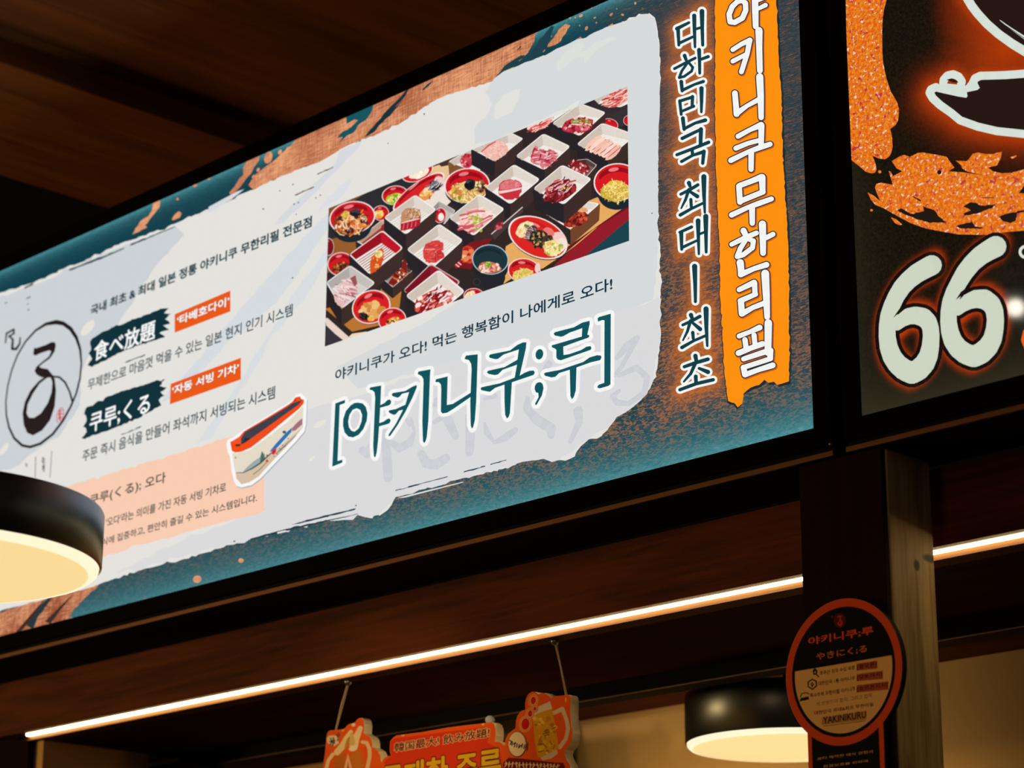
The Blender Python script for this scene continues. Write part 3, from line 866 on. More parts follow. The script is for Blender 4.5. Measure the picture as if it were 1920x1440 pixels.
# heading in square brackets
CA, DA = (610, 700, 6.6207), (860, 580, 5.76)
HEAD = [
    (CA, [(130, 375), (250, 330), (250, 370), (185, 395), (158, 1090), (218, 1072), (218, 1105), (205, 1115), (92, 1160)], None),
    (CA, [(410, 365), (470, 375), (510, 420), (530, 500), (520, 590), (480, 690), (420, 765), (350, 798), (290, 785), (245, 735), (225, 650), (228, 570), (260, 470), (320, 400), (365, 370)], [(395, 435), (440, 455), (463, 520), (455, 600), (420, 685), (370, 725), (330, 715), (300, 670), (290, 600), (305, 520), (345, 455)]),
    (CA, [(555, 190), (570, 175), (700, 152), (690, 380), (675, 650), (660, 850), (645, 980), (632, 1030), (620, 1048), (608, 1025), (600, 900), (610, 650), (625, 300), (615, 235), (590, 212), (557, 205)], None),
    (CA, [(680, 400), (740, 370), (780, 330), (810, 327), (825, 350), (815, 385), (790, 402), (680, 430)], None),
    (CA, [(670, 622), (730, 600), (770, 570), (800, 560), (818, 583), (810, 610), (790, 628), (670, 662)], None),
    (CA, [(830, 265), (845, 245), (1000, 220), (1090, 165), (1140, 145), (1142, 175), (1090, 300), (1000, 480), (900, 650), (810, 780), (790, 780), (795, 755), (880, 630), (970, 455), (920, 465), (880, 510), (855, 518), (805, 495), (790, 475), (800, 460), (880, 445), (1000, 390), (1045, 235), (960, 255), (930, 290), (905, 305), (840, 285)], None),
    (CA, [(1155, -5), (1165, -22), (1312, -48), (1305, 50), (1285, 600), (1265, 800), (1248, 850), (1230, 868), (1217, 840), (1210, 600), (1225, 120), (1222, 70), (1200, 35), (1155, 12)], None),
    (CA, [(1372, 100), (1380, 75), (1525, 40), (1515, 395), (1590, 380), (1815, 240), (1850, 220), (1850, 270), (1810, 295), (1600, 440), (1520, 490), (1460, 500), (1440, 475), (1445, 200), (1440, 140), (1415, 112), (1375, 110)], None),
    (DA, [(70, 530), (85, 500), (212, 487), (205, 700), (195, 1000), (180, 1200), (165, 1265), (150, 1293), (135, 1255), (130, 1000), (145, 650), (140, 590), (115, 550), (75, 540)], None),
    (DA, [(332, 505), (345, 488), (560, 445), (640, 385), (700, 358), (738, 358), (730, 430), (665, 715), (640, 740), (610, 740), (635, 600), (480, 655), (430, 705), (395, 712), (330, 700), (310, 685), (320, 665), (500, 625), (640, 545), (655, 435), (490, 490), (430, 538), (400, 540), (340, 525)], None),
    (DA, [(242, 855), (255, 842), (450, 800), (660, 720), (720, 685), (770, 665), (815, 662), (828, 685), (815, 710), (580, 790), (570, 950), (560, 1120), (545, 1165), (525, 1180), (507, 1140), (500, 1000), (500, 815), (400, 850), (345, 892), (320, 890), (250, 875)], None),
    (DA, ell_pts((877, 487), 41, 57, 12, 28), None),
    (DA, [(870, 788), (895, 790), (912, 808), (922, 850), (905, 930), (850, 1030), (835, 1037), (830, 1020), (868, 950), (865, 905), (840, 898), (826, 865), (828, 830), (845, 800)], None),
    (DA, [(1030, 265), (1045, 248), (1250, 195), (1340, 145), (1420, 125), (1420, 160), (1395, 275), (1415, 280), (1415, 300), (1395, 312), (1300, 345), (1135, 405), (1138, 495), (1200, 485), (1330, 440), (1385, 405), (1430, 398), (1440, 420), (1430, 440), (1200, 520), (1110, 552), (1075, 545), (1060, 520), (1060, 440), (1045, 425), (1010, 410), (1012, 390), (1150, 350), (1335, 295), (1340, 205), (1200, 255), (1140, 290), (1110, 298), (1045, 285)], None),
    (DA, [(925, 700), (940, 685), (1100, 655), (1350, 570), (1420, 520), (1500, 497), (1540, 500), (1548, 520), (1535, 550), (1430, 575), (1278, 630), (1270, 880), (1250, 945), (1230, 975), (1212, 940), (1205, 655), (1090, 690), (1050, 730), (1010, 738), (940, 720)], None),
    (DA, [(1505, 100), (1520, 85), (1648, 48), (1645, 812), (1620, 830), (1530, 855), (1505, 850), (1505, 830), (1520, 815), (1578, 795), (1580, 120), (1555, 118), (1510, 135)], None),
]
a = Art(P_SIGN, CA, 160)
for tf, pts, hole in HEAD:                                           # white halo
    a.to(*tf); a.stroke(list(pts) + [pts[0]], 44 if tf is CA else 40, (243, 244, 242))
    if hole: a.stroke(list(hole) + [hole[0]], 26, (243, 244, 242))
a.nxt()
for tf, pts, hole in HEAD:
    a.to(*tf); k = a.k
    a.poly(pts, (4, 84, 92), holes=[hole] if hole else ()); a.k = k
a.nxt()
a.build('heading_lettering', M['print'], panel)

# small type, one part per line
for s, p0, p1, c, w in (('야키니쿠가 오다! 먹는 행복함이 나에게로 오다!', (629, 716), (1149, 519), (14, 48, 66), 0.018), ('국내 최초 & 최대 일본 정통 야키니쿠 무한리필 전문점', (170, 593), (586, 404), (18, 60, 68), 0.034),
                        ('무제한으로 마음껏 먹을 수 있는 일본 현지 인기 시스템', (165, 733), (550, 569), (28, 60, 66), 0.015), ('주문 즉시 음식을 만들어 좌석까지 서빙되는 시스템', (155, 867), (517, 723), (28, 60, 66), 0.015)):
    a = Art(P_SIGN, (0, 0, 1), 150)
    a.text(s, p0, p1, c, w)
    a.build('lettering_line', M['print'], panel)

# peach box with its text
a = Art(P_SIGN, (0, 0, 1), 125)
a.poly([(120, 915), (428, 821), (493, 802), (492, 880), (497, 905), (495, 930), (498, 956), (490, 962), (400, 984), (300, 1012), (190, 1044), (120, 1062)], (247, 204, 178), 1.2, 8, seed=51)
a.text('쿠루(くる); 오다', (168, 952), (312, 884), (30, 40, 46), 0.014)
a.text("쿠루는 '오다'라는 의미를 가진 자동 서빙 기차로", (160, 1000), (425, 904), (44, 48, 50), 0.013)
a.text('없이 음식에 집중하고, 편안히 즐길 수 있는 시스템입니다.', (152, 1036), (483, 925), (44, 48, 50), 0.013)
a.build('peach_text_box', M['print'], panel)['label'] = 'peach box with dark small lettering'

# dark brush marks with white type, orange tags
BR1 = [(510, 780), (560, 740), (640, 700), (760, 655), (870, 612), (905, 597), (955, 590), (925, 622), (965, 625), (930, 655), (960, 680), (920, 690), (955, 715), (900, 735), (930, 757), (870, 775), (740, 820), (640, 862), (560, 905), (520, 925), (495, 915), (520, 880), (500, 850), (515, 820)]
BR2 = [(490, 1150), (560, 1115), (640, 1080), (740, 1045), (830, 1020), (870, 1005), (930, 995), (900, 1030), (940, 1040), (905, 1065), (930, 1085), (895, 1110), (910, 1140), (860, 1170), (800, 1205), (720, 1240), (640, 1270), (560, 1300), (480, 1330), (460, 1325), (490, 1290), (470, 1260), (490, 1220), (475, 1190)]
for pts, s, p0, p1, sd in ((BR1, '食べ放題', (176, 679), (293, 598), 61), (BR2, '쿠루;くる', (168, 814), (283, 736), 62)):
    a = Art(P_SIGN, (0, 380, 3), 125)
    a.poly(pts, (4, 48, 58), 1.1, 5, seed=sd)
    a.to(0, 0, 1)
    x, y = p0[0] + 60, p0[1] + 2
    a.poly([(x, y - 2), (x + 38, y - 17), (x + 36, y - 14), (x, y)], (60, 90, 96), 0.6, 5, seed=sd)
    a.text(s, p0, p1, (246, 248, 246), 0.016)
    a.build('dark_brush_mark', M['print'], panel)['label'] = 'dark teal brush mark with white lettering'
for q, s, p0, p1 in (([(985, 628), (1298, 495), (1298, 612), (985, 732)], '‘타베호다이’', (332, 611), (431, 555)), ([(962, 1020), (1357, 873), (1357, 995), (958, 1135)], '‘자동 서빙 기차’', (323, 742), (449, 680))):
    a = Art(P_SIGN, (0, 380, 3), 125)
    a.poly(q, (233, 88, 22))
    a.to(0, 0, 1)
    a.text(s, p0, p1, (250, 250, 248), 0.024, 0.030, (150, 60, 30))
    a.build('orange_tag', M['print'], panel)['label'] = 'orange tag with white lettering'

# round logo
a = Art(P_SIGN, (0, 590, 4.647), 125)
ik = (30, 28, 32)
ring_o = [(495, 46), (560, 60), (630, 110), (680, 190), (712, 300), (720, 420), (708, 560), (675, 690), (630, 800), (560, 930), (470, 1050), (360, 1135), (265, 1166), (190, 1150), (120, 1085), (75, 990), (52, 880), (48, 760), (65, 620), (100, 480), (150, 350), (220, 230), (310, 130), (400, 70)]
ring_i = [(490, 86), (550, 95), (610, 140), (660, 215), (693, 310), (705, 425), (693, 555), (660, 685), (613, 795), (545, 918), (455, 1035), (350, 1115), (265, 1142), (200, 1128), (135, 1070), (90, 980), (66, 875), (60, 760), (77, 622), (112, 485), (161, 358), (231, 240), (320, 145), (408, 95)]
a.poly(ring_o, ik, holes=[ring_i])
a.poly([(300, 290), (320, 292), (400, 265), (450, 240), (480, 240), (490, 265), (480, 320), (440, 380), (370, 430), (345, 455), (365, 465), (420, 475), (440, 500), (470, 535), (400, 550), (360, 545), (320, 520), (305, 490), (320, 455), (360, 420), (430, 365), (450, 320), (430, 312), (360, 335), (310, 358), (292, 345)], (34, 26, 30))
a.poly([(455, 525), (480, 560), (492, 660), (480, 800), (440, 920), (370, 1010), (290, 1053), (240, 1030), (210, 960), (200, 860), (220, 760), (270, 660), (340, 580), (400, 538)], (34, 26, 30), holes=[[(415, 550), (350, 600), (290, 690), (245, 780), (235, 860), (255, 898), (300, 900), (360, 860), (420, 770), (452, 680), (460, 590), (445, 548)]])
a.stroke([(470, 540, 8), (520, 545, 9), (570, 590, 9), (610, 670, 8), (635, 760, 9)], 8, ik); a.nxt()
for st in ([(60, 165, 7), (52, 245, 6)], [(60, 165, 8), (125, 128, 8)], [(122, 130, 9), (125, 165, 8), (80, 190, 7)], [(85, 190, 8), (115, 215, 9), (110, 290, 11)], [(110, 300, 11), (145, 300, 11), (175, 255, 8), (180, 200, 6)]):
    a.stroke(st, 8, (36, 36, 42)); a.nxt()
a.poly(ell_pts((528, 878), 30, 70, 12, 30), (206, 70, 84), holes=[ell_pts((528, 878), 24, 62, 12, 30)])
for st in ([(515, 840), (545, 835)], [(530, 830), (528, 925)], [(512, 870), (548, 862)], [(512, 905), (540, 895)], [(520, 850), (520, 915)]):
    a.stroke(st, 4, (206, 60, 76))
a.nxt()
for st, r in (([(315, 1240), (310, 1420)], 3), ([(455, 1190), (440, 1420)], 2.5)):
    a.stroke(st, r, (70, 76, 80))
for st in ([(372, 1250), (395, 1262)], [(366, 1275), (394, 1282)], [(382, 1245), (378, 1300)], [(372, 1320), (392, 1335)], [(380, 1318), (374, 1352)], [(225, 1300), (242, 1308)], [(228, 1318), (240, 1322)], [(390, 1300), (386, 1370)]):
    a.stroke(st, 4, (84, 88, 92))
a.build('round_logo', M['print'], panel)['label'] = 'black brush character in a circle with a small red stamp'

# serving train picture
a = Art(P_SIGN, (410, 720, 6.857), 140)
OUT = [(105, 760), (125, 715), (200, 680), (330, 590), (620, 420), (880, 255), (960, 200), (1000, 135), (1060, 120), (1110, 165), (1140, 200), (1138, 300), (1128, 520), (1110, 610), (1000, 740), (760, 990), (540, 1220), (430, 1300), (300, 1332), (235, 1310), (200, 1240), (170, 1110), (150, 930), (120, 870)]
a.poly([(x + 8, y + 14) for x, y in OUT], (170, 176, 184)); a.poly(OUT, (246, 247, 246))
a.poly([(180, 885), (240, 895), (400, 850), (640, 680), (900, 480), (1095, 280), (1090, 560), (960, 720), (720, 970), (520, 1190), (400, 1265), (300, 1290), (235, 1220), (200, 1040)], (228, 218, 200))
a.poly([(235, 1220), (225, 1140), (330, 1140), (470, 1060), (620, 950), (800, 800), (1080, 560), (960, 720), (720, 970), (520, 1190), (400, 1265), (300, 1290)], (214, 190, 164))
a.poly([(310, 1140), (380, 1060), (450, 1000), (540, 940), (560, 870), (600, 900), (610, 950), (540, 1030), (440, 1100)], (150, 172, 168))
a.poly([(540, 1030), (540, 940), (562, 862), (590, 920), (600, 970)], (74, 110, 92))
a.poly([(660, 870), (740, 770), (860, 640), (950, 560), (940, 620), (850, 720), (740, 840), (690, 870)], (40, 116, 178))
a.poly([(950, 570), (1000, 510), (1080, 440), (1082, 520), (990, 600), (950, 610)], (166, 110, 122))
a.poly([(680, 890), (700, 850), (750, 820), (740, 880), (710, 915)], (206, 36, 46)); a.ell((628, 990), 18, 18, 0, (206, 60, 60), 14); a.ell((630, 920), 14, 14, 0, (190, 90, 90), 14); a.ell((850, 620), 24, 20, 0, (60, 90, 110), 12)
a.stroke([(235, 1142, 4), (330, 1140, 5), (430, 1090, 7), (540, 1020, 9), (680, 890, 7)], 6, (56, 70, 66)); a.nxt()
a.stroke([(450, 1165, 5), (540, 1095, 5), (620, 1010, 4)], 5, (96, 116, 92)); a.nxt()
a.stroke([(740, 900, 5), (820, 830, 7), (880, 770, 5), (1000, 660, 3)], 5, (80, 100, 120)); a.nxt()
for c in ((760, 905), (800, 850), (830, 790), (860, 800), (720, 930), (900, 700), (790, 830)): a.ell(c, 9, 7, 0, (70, 84, 96), 8)
a.poly([(155, 745), (180, 735), (270, 680), (330, 610), (620, 440), (900, 268), (960, 225), (990, 175), (1050, 160), (1070, 195), (1105, 205), (1100, 250), (1040, 320), (880, 450), (640, 650), (420, 820), (300, 872), (220, 884), (175, 860)], (240, 74, 26))
a.poly([(290, 780), (295, 700), (340, 620), (620, 458), (900, 290), (950, 250), (1040, 220), (1080, 210), (1030, 270), (860, 390), (640, 550), (440, 690), (370, 740)], (62, 62, 72))
a.poly([(300, 780), (345, 690), (420, 700), (370, 740)], (36, 44, 58)); a.poly([(215, 790), (240, 765), (290, 780), (280, 800), (235, 805)], (90, 36, 24)); a.poly([(180, 740), (270, 685), (295, 720), (285, 770), (235, 775), (200, 765)], (242, 84, 36))
a.ell((985, 215), 26, 14, -30, (200, 50, 20), 14); a.ell((225, 948), 9, 12, 0, (150, 120, 70), 10)
a.build('train_picture', M['print'], panel)['label'] = 'cut-out picture of an orange rimmed serving train'

# orange banner and both columns of brush lettering
a = Art(P_SIGN, (0, 0, 1), 125)
BAN = [(1341, -60), (1341.5, 0), (1341.5, 100), (1341, 180), (1341.5, 240), (1343, 320), (1347, 400), (1350, 470), (1351, 560), (1355, 620), (1359, 700), (1366, 752), (1373, 755), (1378, 756), (1384, 764), (1392, 757), (1395, 738), (1408, 727), (1424, 722), (1434, 712), (1441, 718), (1452, 716), (1458, 722), (1468, 719), (1480, 715), (1481, 640), (1480, 560), (1479, 470), (1475, 400), (1470, 320), (1467, 260), (1466, 180), (1461, 120), (1459, 60), (1456, 0), (1454, -60)]
a.poly([(x + (3.5 if x > 1400 else -1.5), y + (4 if y > 700 else 0)) for x, y in BAN], (20, 44, 50), 0.7, 6, seed=71)
a.poly(BAN, (254, 144, 14), 0.7, 6, seed=71)
for (ox, oy, s), pts in BANNER: a.to(ox, oy, s); a.stroke([(p[0] + 7, p[1] + 8, p[2]) for p in pts], 26, (214, 92, 10), 2.6)
a.nxt()
for (ox, oy, s), pts in BANNER: a.to(ox, oy, s); a.stroke(pts, 26, (24, 42, 58), 2.0)
a.nxt()
for (ox, oy, s), pts in BANNER: a.to(ox, oy, s); a.stroke(pts, 26, (242, 243, 240))
a.nxt()
a.build('orange_banner', M['print'], panel)['label'] = 'orange brush banner with white vertical lettering'
a = Art(P_SIGN, (0, 0, 1), 125)
for (ox, oy, s), pts in COUNTRY: a.to(ox, oy, s); a.stroke(pts, 15, (244, 244, 242), 4.9)
a.nxt()
for (ox, oy, s), pts in COUNTRY: a.to(ox, oy, s); a.stroke(pts, 15, (14, 62, 70), 0.45)
a.nxt()
a.build('column_lettering', M['print'], panel)
# ------------------------------------------------------------------ the food photograph printed on the panel
fa = PaintedArt(P_SIGN, (0, 0, 1), 0)
fa.k0 = 125
TA, TB, TC, TD, TZ = (880, 160, 6.0), (600, 200, 6.0), (600, 400, 5.76), (880, 360, 6.0), (560, 120, 2.572)
frnd = random.Random(5)
CREAM = ((206, 192, 180), (224, 214, 204), (238, 234, 226), (247, 243, 238))
RED = ((150, 12, 30), (190, 18, 40), (240, 232, 226), (246, 240, 236))
DARKIN = ((60, 44, 42), (84, 60, 56), (120, 100, 92), (222, 214, 208))


def lerp(p, q, t): return (p[0] + (q[0] - p[0]) * t, p[1] + (q[1] - p[1]) * t)


def rounded(pts, r):
    out = []
    n = len(pts)
    for i in range(n):
        p, q, s = pts[i], pts[i - 1], pts[(i + 1) % n]
        a_, b_ = lerp(p, q, r), lerp(p, s, r)
        for k in range(5):
            t = k / 4
            out.append(lerp(lerp(a_, p, t), lerp(p, b_, t), t))
    return out


def lunch_box(tf, T, R, B, L, depth, inner=CREAM, side=((34, 32, 38), (58, 42, 40)), ribs=None):
    fa.to(*tf)
    dn = lambda p, d: (p[0] + (p[0] - T[0]) * 0.02, p[1] + d)
    fa.poly(rounded([L, B, dn(B, depth), lerp(dn(L, depth), dn(B, depth), 0.06)], 0.04), side[0])
    fa.poly(rounded([B, R, lerp(dn(R, depth), dn(B, depth), 0.06), dn(B, depth)], 0.04), side[1])
    rim = rounded([T, R, B, L], 0.10)
    fa.poly(rim, inner[3])
    C = ((T[0] + R[0] + B[0] + L[0]) / 4, (T[1] + R[1] + B[1] + L[1]) / 4)
    q = [lerp(p, C, 0.055) for p in (T, R, B, L)]
    fa.poly(rounded(q, 0.10), inner[1])
    t, r, b_, l = q
    dp = depth * 0.62
    tf_ = lerp((t[0], t[1] + dp), C, 0.10)
    rf = lerp((r[0] - (r[0] - C[0]) * 0.12, r[1] + dp * 0.55), C, 0.10); lf = lerp((l[0] - (l[0] - C[0]) * 0.12, l[1] + dp * 0.55), C, 0.10)
    fa.poly([lerp(t, l, 0.05), l, lf, tf_], inner[0])
    fa.poly([tf_, rf, lerp(r, b_, 0.25), b_, lerp(l, b_, 0.25), lf], inner[2])
    if ribs:
        for k in range(7):
            u = 0.12 + k * 0.12
            fa.stroke([lerp(tf_, rf, u), lerp(lf, b_, u)], 4, ribs)
        fa.nxt()


def bowl(tf, c, rx, ry, rot=0.0, depth=0.0, inner=(206, 22, 36), rim=(242, 232, 228), out=(22, 36, 46), hi=True, deep=(150, 8, 26)):
    fa.to(*tf)
    if depth:
        fa.ell((c[0], c[1] + depth), rx * 0.82, ry * 0.86, rot, out); fa.ell((c[0], c[1] + depth * 0.45), rx * 0.97, ry * 0.97, rot, out)
    fa.ell(c, rx, ry, rot, rim)
    k = 0.945
    fa.ell((c[0], c[1]), rx * k, ry * k, rot, inner)
    fa.ell((c[0] - rx * 0.05, c[1] - ry * 0.30), rx * 0.72, ry * 0.48, rot, deep)
    fa.ell((c[0], c[1] + ry * 0.12), rx * 0.80, ry * 0.66, rot, inner)
    if hi: fa.ell((c[0] - rx * 0.15, c[1] - ry * 0.66), rx * 0.22, ry * 0.10, rot - 6, tuple(min(255, int(v * 0.6 + 110)) for v in inner))


def blob(c, rx, ry, n=9, rot=0.0, jag=0.22):
    r = math.radians(rot); ca, sa = math.cos(r), math.sin(r); out = []
    for k in range(n):
        a_ = 2 * math.pi * k / n; m = 1 + frnd.uniform(-jag, jag)
        x, y = rx * m * math.cos(a_), ry * m * math.sin(a_)
        out.append((c[0] + x * ca - y * sa, c[1] + x * sa + y * ca))
    return out


def heap(tf, c, rx, ry, rot, pal, n=40, size=0.16, kind='chunk', base=True):
    """A pile of food: a base shape strewn with pieces."""
    fa.to(*tf)
    if base: fa.poly(blob(c, rx, ry, 16, rot, 0.10), pal[0])
    r = math.radians(rot); ca, sa = math.cos(r), math.sin(r)
    for _ in range(n):
        a_ = frnd.uniform(0, 6.283); m = math.sqrt(frnd.random()) * 0.92
        x, y = rx * m * math.cos(a_), ry * m * math.sin(a_)
        p = (c[0] + x * ca - y * sa, c[1] + x * sa + y * ca)
        col = frnd.choice(pal[1:])
        s = size * min(rx, ry) * frnd.uniform(0.6, 1.4)
        if kind == 'chunk': fa.poly(blob(p, s, s * frnd.uniform(0.5, 0.9), 7, frnd.uniform(0, 180), 0.3), col)
        elif kind == 'strip':
            d = math.radians(rot + frnd.uniform(-25, 25)); l = s * 2.2
            fa.stroke([(p[0] - l * math.cos(d), p[1] - l * math.sin(d)), (p[0] + l * 0.2, p[1] + l * 0.12 * frnd.uniform(-1, 1)), (p[0] + l * math.cos(d), p[1] + l * math.sin(d))], s * 0.30, col); fa.nxt()
        else:
            d = frnd.uniform(0, 6.283); l = s * 2.0
            fa.stroke([(p[0] - l * math.cos(d), p[1] - l * math.sin(d)), (p[0] + l * 0.3 * math.sin(d), p[1] - l * 0.3 * math.cos(d)), (p[0] + l * math.cos(d), p[1] + l * math.sin(d))], s * 0.22, col); fa.nxt()


def slices(tf, quads, cols, veins=None):
    fa.to(*tf)
    for i, q in enumerate(quads): fa.poly(q, cols[i % len(cols)], 3.0 / tf[2], 3, seed=i + 90)


MEAT = [(196, 52, 66), (226, 120, 124), (168, 28, 46), (240, 176, 170), (206, 76, 88), (150, 20, 40)]
PALE = [(240, 190, 176), (250, 218, 206), (230, 160, 150), (214, 110, 112), (246, 206, 194)]
DARK = [(120, 24, 30), (170, 44, 52), (86, 14, 24), (208, 96, 100), (150, 30, 42), (236, 190, 180)]
NOOD = [(222, 180, 104), (244, 214, 140), (206, 150, 70), (250, 232, 176), (184, 120, 52)]
MIXV = [(120, 60, 30), (226, 110, 40), (34, 28, 40), (244, 200, 150), (70, 40, 50), (236, 150, 50), (206, 70, 40), (250, 226, 190)]
SAUCE = [(190, 48, 40), (232, 150, 140), (140, 16, 24), (250, 226, 220), (214, 90, 80), (110, 8, 20)]

# table
fa.to(0, 0, 1)
fa.poly([(600, 395), (1185, 160), (1185, 455), (600, 655)], (46, 36, 36))
fa.to(*TZ)
fa.poly([(140, 690), (720, 455), (700, 520), (640, 600), (500, 640), (260, 860), (150, 900)], (40, 42, 48))
fa.poly([(130, 720), (155, 690), (330, 620), (240, 680), (180, 740)], (128, 78, 40))
fa.poly([(640, 500), (735, 470), (740, 560), (700, 600), (620, 640)], (232, 196, 146))
fa.poly([(660, 470), (725, 455), (725, 490), (690, 497)], (70, 50, 50))
fa.poly([(150, 850), (330, 790), (330, 880), (250, 920), (140, 1010)], (150, 92, 44))
fa.poly([(560, 640), (740, 560), (760, 640), (640, 760), (560, 760)], (236, 222, 212))
fa.poly([(990, 1060), (1000, 880), (1300, 700), (1450, 640), (1600, 540), (1600, 680), (1290, 910), (1180, 985), (1050, 1020)], (230, 170, 96))
fa.poly([(1600, 690), (1600, 860), (1370, 930), (1450, 860)], (18, 66, 78))
fa.poly([(1600, 680), (1600, 745), (1450, 870), (1370, 935), (1230, 975), (1320, 890), (1450, 780)], (148, 26, 42))
fa.poly([(1600, 672), (1600, 690), (1420, 800), (1300, 900), (1225, 965), (1215, 972), (1300, 880)], (96, 22, 36))
fa.poly([(130, 1180), (260, 1290), (480, 1240), (500, 1080), (420, 1050), (380, 1120)], (186, 116, 50))
fa.poly([(130, 1225), (142, 1225), (260, 1330), (250, 1340), (225, 1345), (135, 1260)], (232, 210, 196)); fa.poly([(120, 1255), (228, 1340), (120, 1380)], (52, 50, 56))
fa.poly([(240, 1320), (260, 1300), (330, 1290), (330, 1310)], (240, 214, 186))

# back row
bowl(TB, (1100, 735), 185, 105, -22, 30); heap(TB, (1120, 750), 115, 55, -24, [(250, 232, 214), (255, 246, 236), (246, 214, 180)], 8, 0.4)
bowl(TB, (850, 1000), 150, 108, -8, 35); heap(TB, (850, 1040), 100, 62, -12, [(168, 190, 50), (120, 170, 40), (236, 214, 90), (90, 140, 40), (250, 236, 160)], 40, 0.2)
bowl(TB, (1115, 965), 350, 105, -36, 26, inner=(214, 32, 40)); fa.to(*TB); fa.poly(blob((1350, 850), 60, 70, 12, -40, 0.05), (236, 206, 200))
heap(TB, (1205, 985), 90, 60, -36, [(226, 150, 70), (246, 196, 120), (190, 100, 40), (250, 222, 170)], 16, 0.4); heap(TB, (1295, 895), 62, 62, -40, [(40, 38, 48), (210, 206, 206), (24, 22, 34), (120, 116, 120)], 22, 0.26, 'strip')
lunch_box(TB, (1710, 472), (1990, 560), (1770, 745), (1445, 622), 150, side=((128, 84, 46), (60, 44, 40)))
heap(TB, (1660, 610), 75, 90, 30, MEAT, 26, 0.22)
bowl(TB, (1660, 890), 258, 196, -6, 90); heap(TB, (1660, 960), 205, 118, -10, NOOD, 80, 0.16, 'noodle'); heap(TB, (1530, 985), 70, 70, 0, [(214, 130, 60), (240, 170, 60), (120, 150, 50), (250, 210, 140)], 14, 0.3)
heap(TB, (1810, 900), 60, 70, 0, [(150, 100, 60), (50, 40, 40), (244, 220, 160), (90, 60, 50)], 16, 0.3); heap(TB, (1690, 880), 62, 66, 20, [(24, 30, 40), (60, 74, 86), (14, 18, 28)], 14, 0.3)
# top right boxes
lunch_box(TA, (1800, -20), (2000, 110), (1695, 255), (1375, 155), 220, side=((46, 42, 48), (56, 46, 48)))
heap(TA, (1660, 150), 170, 82, -22, [(226, 110, 106), (244, 176, 160), (206, 70, 76), (250, 206, 190), (186, 50, 60)], 60, 0.22, 'strip')
fa.to(*TA); fa.poly([(1200, 245), (1380, 155), (1400, 190), (1300, 240)], (40, 36, 42)); fa.poly([(1540, 330), (1800, 250), (1800, 420), (1560, 420)], (52, 46, 50))
bowl(TA, (1800, 400), 65, 60, 0, 60, out=(20, 30, 40)); bowl(TA, (1590, 440), 90, 60, 20, 0)
lunch_box(TA, (960, 215), (1180, 250), (775, 522), (615, 458), 150, side=((44, 36, 42), (36, 30, 36)))
heap(TA, (800, 440), 150, 58, -28, [(222, 96, 92), (246, 190, 180), (196, 60, 66), (250, 214, 200), (170, 40, 54)], 50, 0.26, 'strip')
lunch_box(TA, (1245, 205), (1540, 310), (1248, 576), (930, 432), 185)
heap(TA, (1225, 455), 178, 92, -8, [(190, 44, 66), (226, 110, 124), (160, 22, 44), (244, 196, 196), (206, 70, 90), (130, 16, 34)], 80, 0.20); heap(TA, (1250, 425), 110, 48, 10, [(190, 44, 66), (120, 160, 50), (160, 190, 70), (236, 224, 190)], 14, 0.36, 'strip', False)
lunch_box(TA, (1495, 425), (1880, 560), (1562, 826), (1208, 667), 175)
for i in range(6): fa.to(*TA); fa.poly(blob((1400 + i * 45, 650 + i * 22), 40, 120, 12, 48, 0.10), [(244, 200, 180), (250, 216, 200), (240, 190, 168)][i % 3]); fa.stroke([(1340 + i * 45, 710 + i * 20, 4), (1420 + i * 42, 660 + i * 20, 7), (1500 + i * 40, 590 + i * 22, 4)], 6, (206, 104, 104)); fa.nxt()
lunch_box(TA, (460, 530), (612, 605), (292, 862), (22, 716), 175)
fa.to(*TA); fa.poly([(130, 750), (200, 680), (300, 632), (370, 632), (430, 680), (450, 740), (380, 800), (300, 858), (200, 810)], (240, 186, 170), 4 / 6, 3, seed=4)
heap(TA, (300, 735), 135, 80, -20, [(240, 186, 170), (250, 216, 206), (226, 150, 140), (244, 200, 190)], 60, 0.14, 'noodle', False); fa.stroke([(140, 752, 6), (220, 680, 10), (300, 638, 6)], 6, (206, 90, 90)); fa.nxt()
lunch_box(TA, (1330, 830), (1440, 900), (1300, 1060), (1060, 860), 90, DARKIN); heap(TA, (1240, 920), 130, 72, 24, DARK, 40, 0.22)
lunch_box(TA, (835, 545), (1142, 690), (848, 957), (522, 802), 180)
for i, q in enumerate(([(690, 850), (720, 720), (745, 680), (775, 700), (800, 790), (790, 900), (720, 880)], [(790, 900), (800, 790), (790, 710), (840, 720), (880, 790), (860, 900), (830, 945)], [(860, 900), (880, 780), (900, 715), (960, 740), (1010, 790), (980, 830), (900, 910), (850, 935)])):
    fa.to(*TA); fa.poly(q, (222, 124, 134), 0.6, 3, seed=i); fa.stroke([lerp(q[0], q[2], 0.2) + (6,), lerp(q[1], q[3], 0.3) + (9,), lerp(q[3], q[4], 0.6) + (6,)], 8, (164, 26, 52)); fa.nxt()
heap(TA, (840, 820), 150, 100, 0, [(222, 124, 134), (176, 36, 62), (246, 200, 204), (200, 70, 92)], 46, 0.14, 'strip', False)
lunch_box(TA, (505, 890), (802, 1060), (466, 1342), (182, 1150), 180)
fa.to(*TA); fa.poly([(330, 1180), (345, 1110), (400, 1070), (480, 1060), (560, 1080), (590, 1110), (592, 1180), (560, 1270), (480, 1290), (400, 1280), (340, 1240)], (198, 48, 62), 0.7, 3, seed=6)
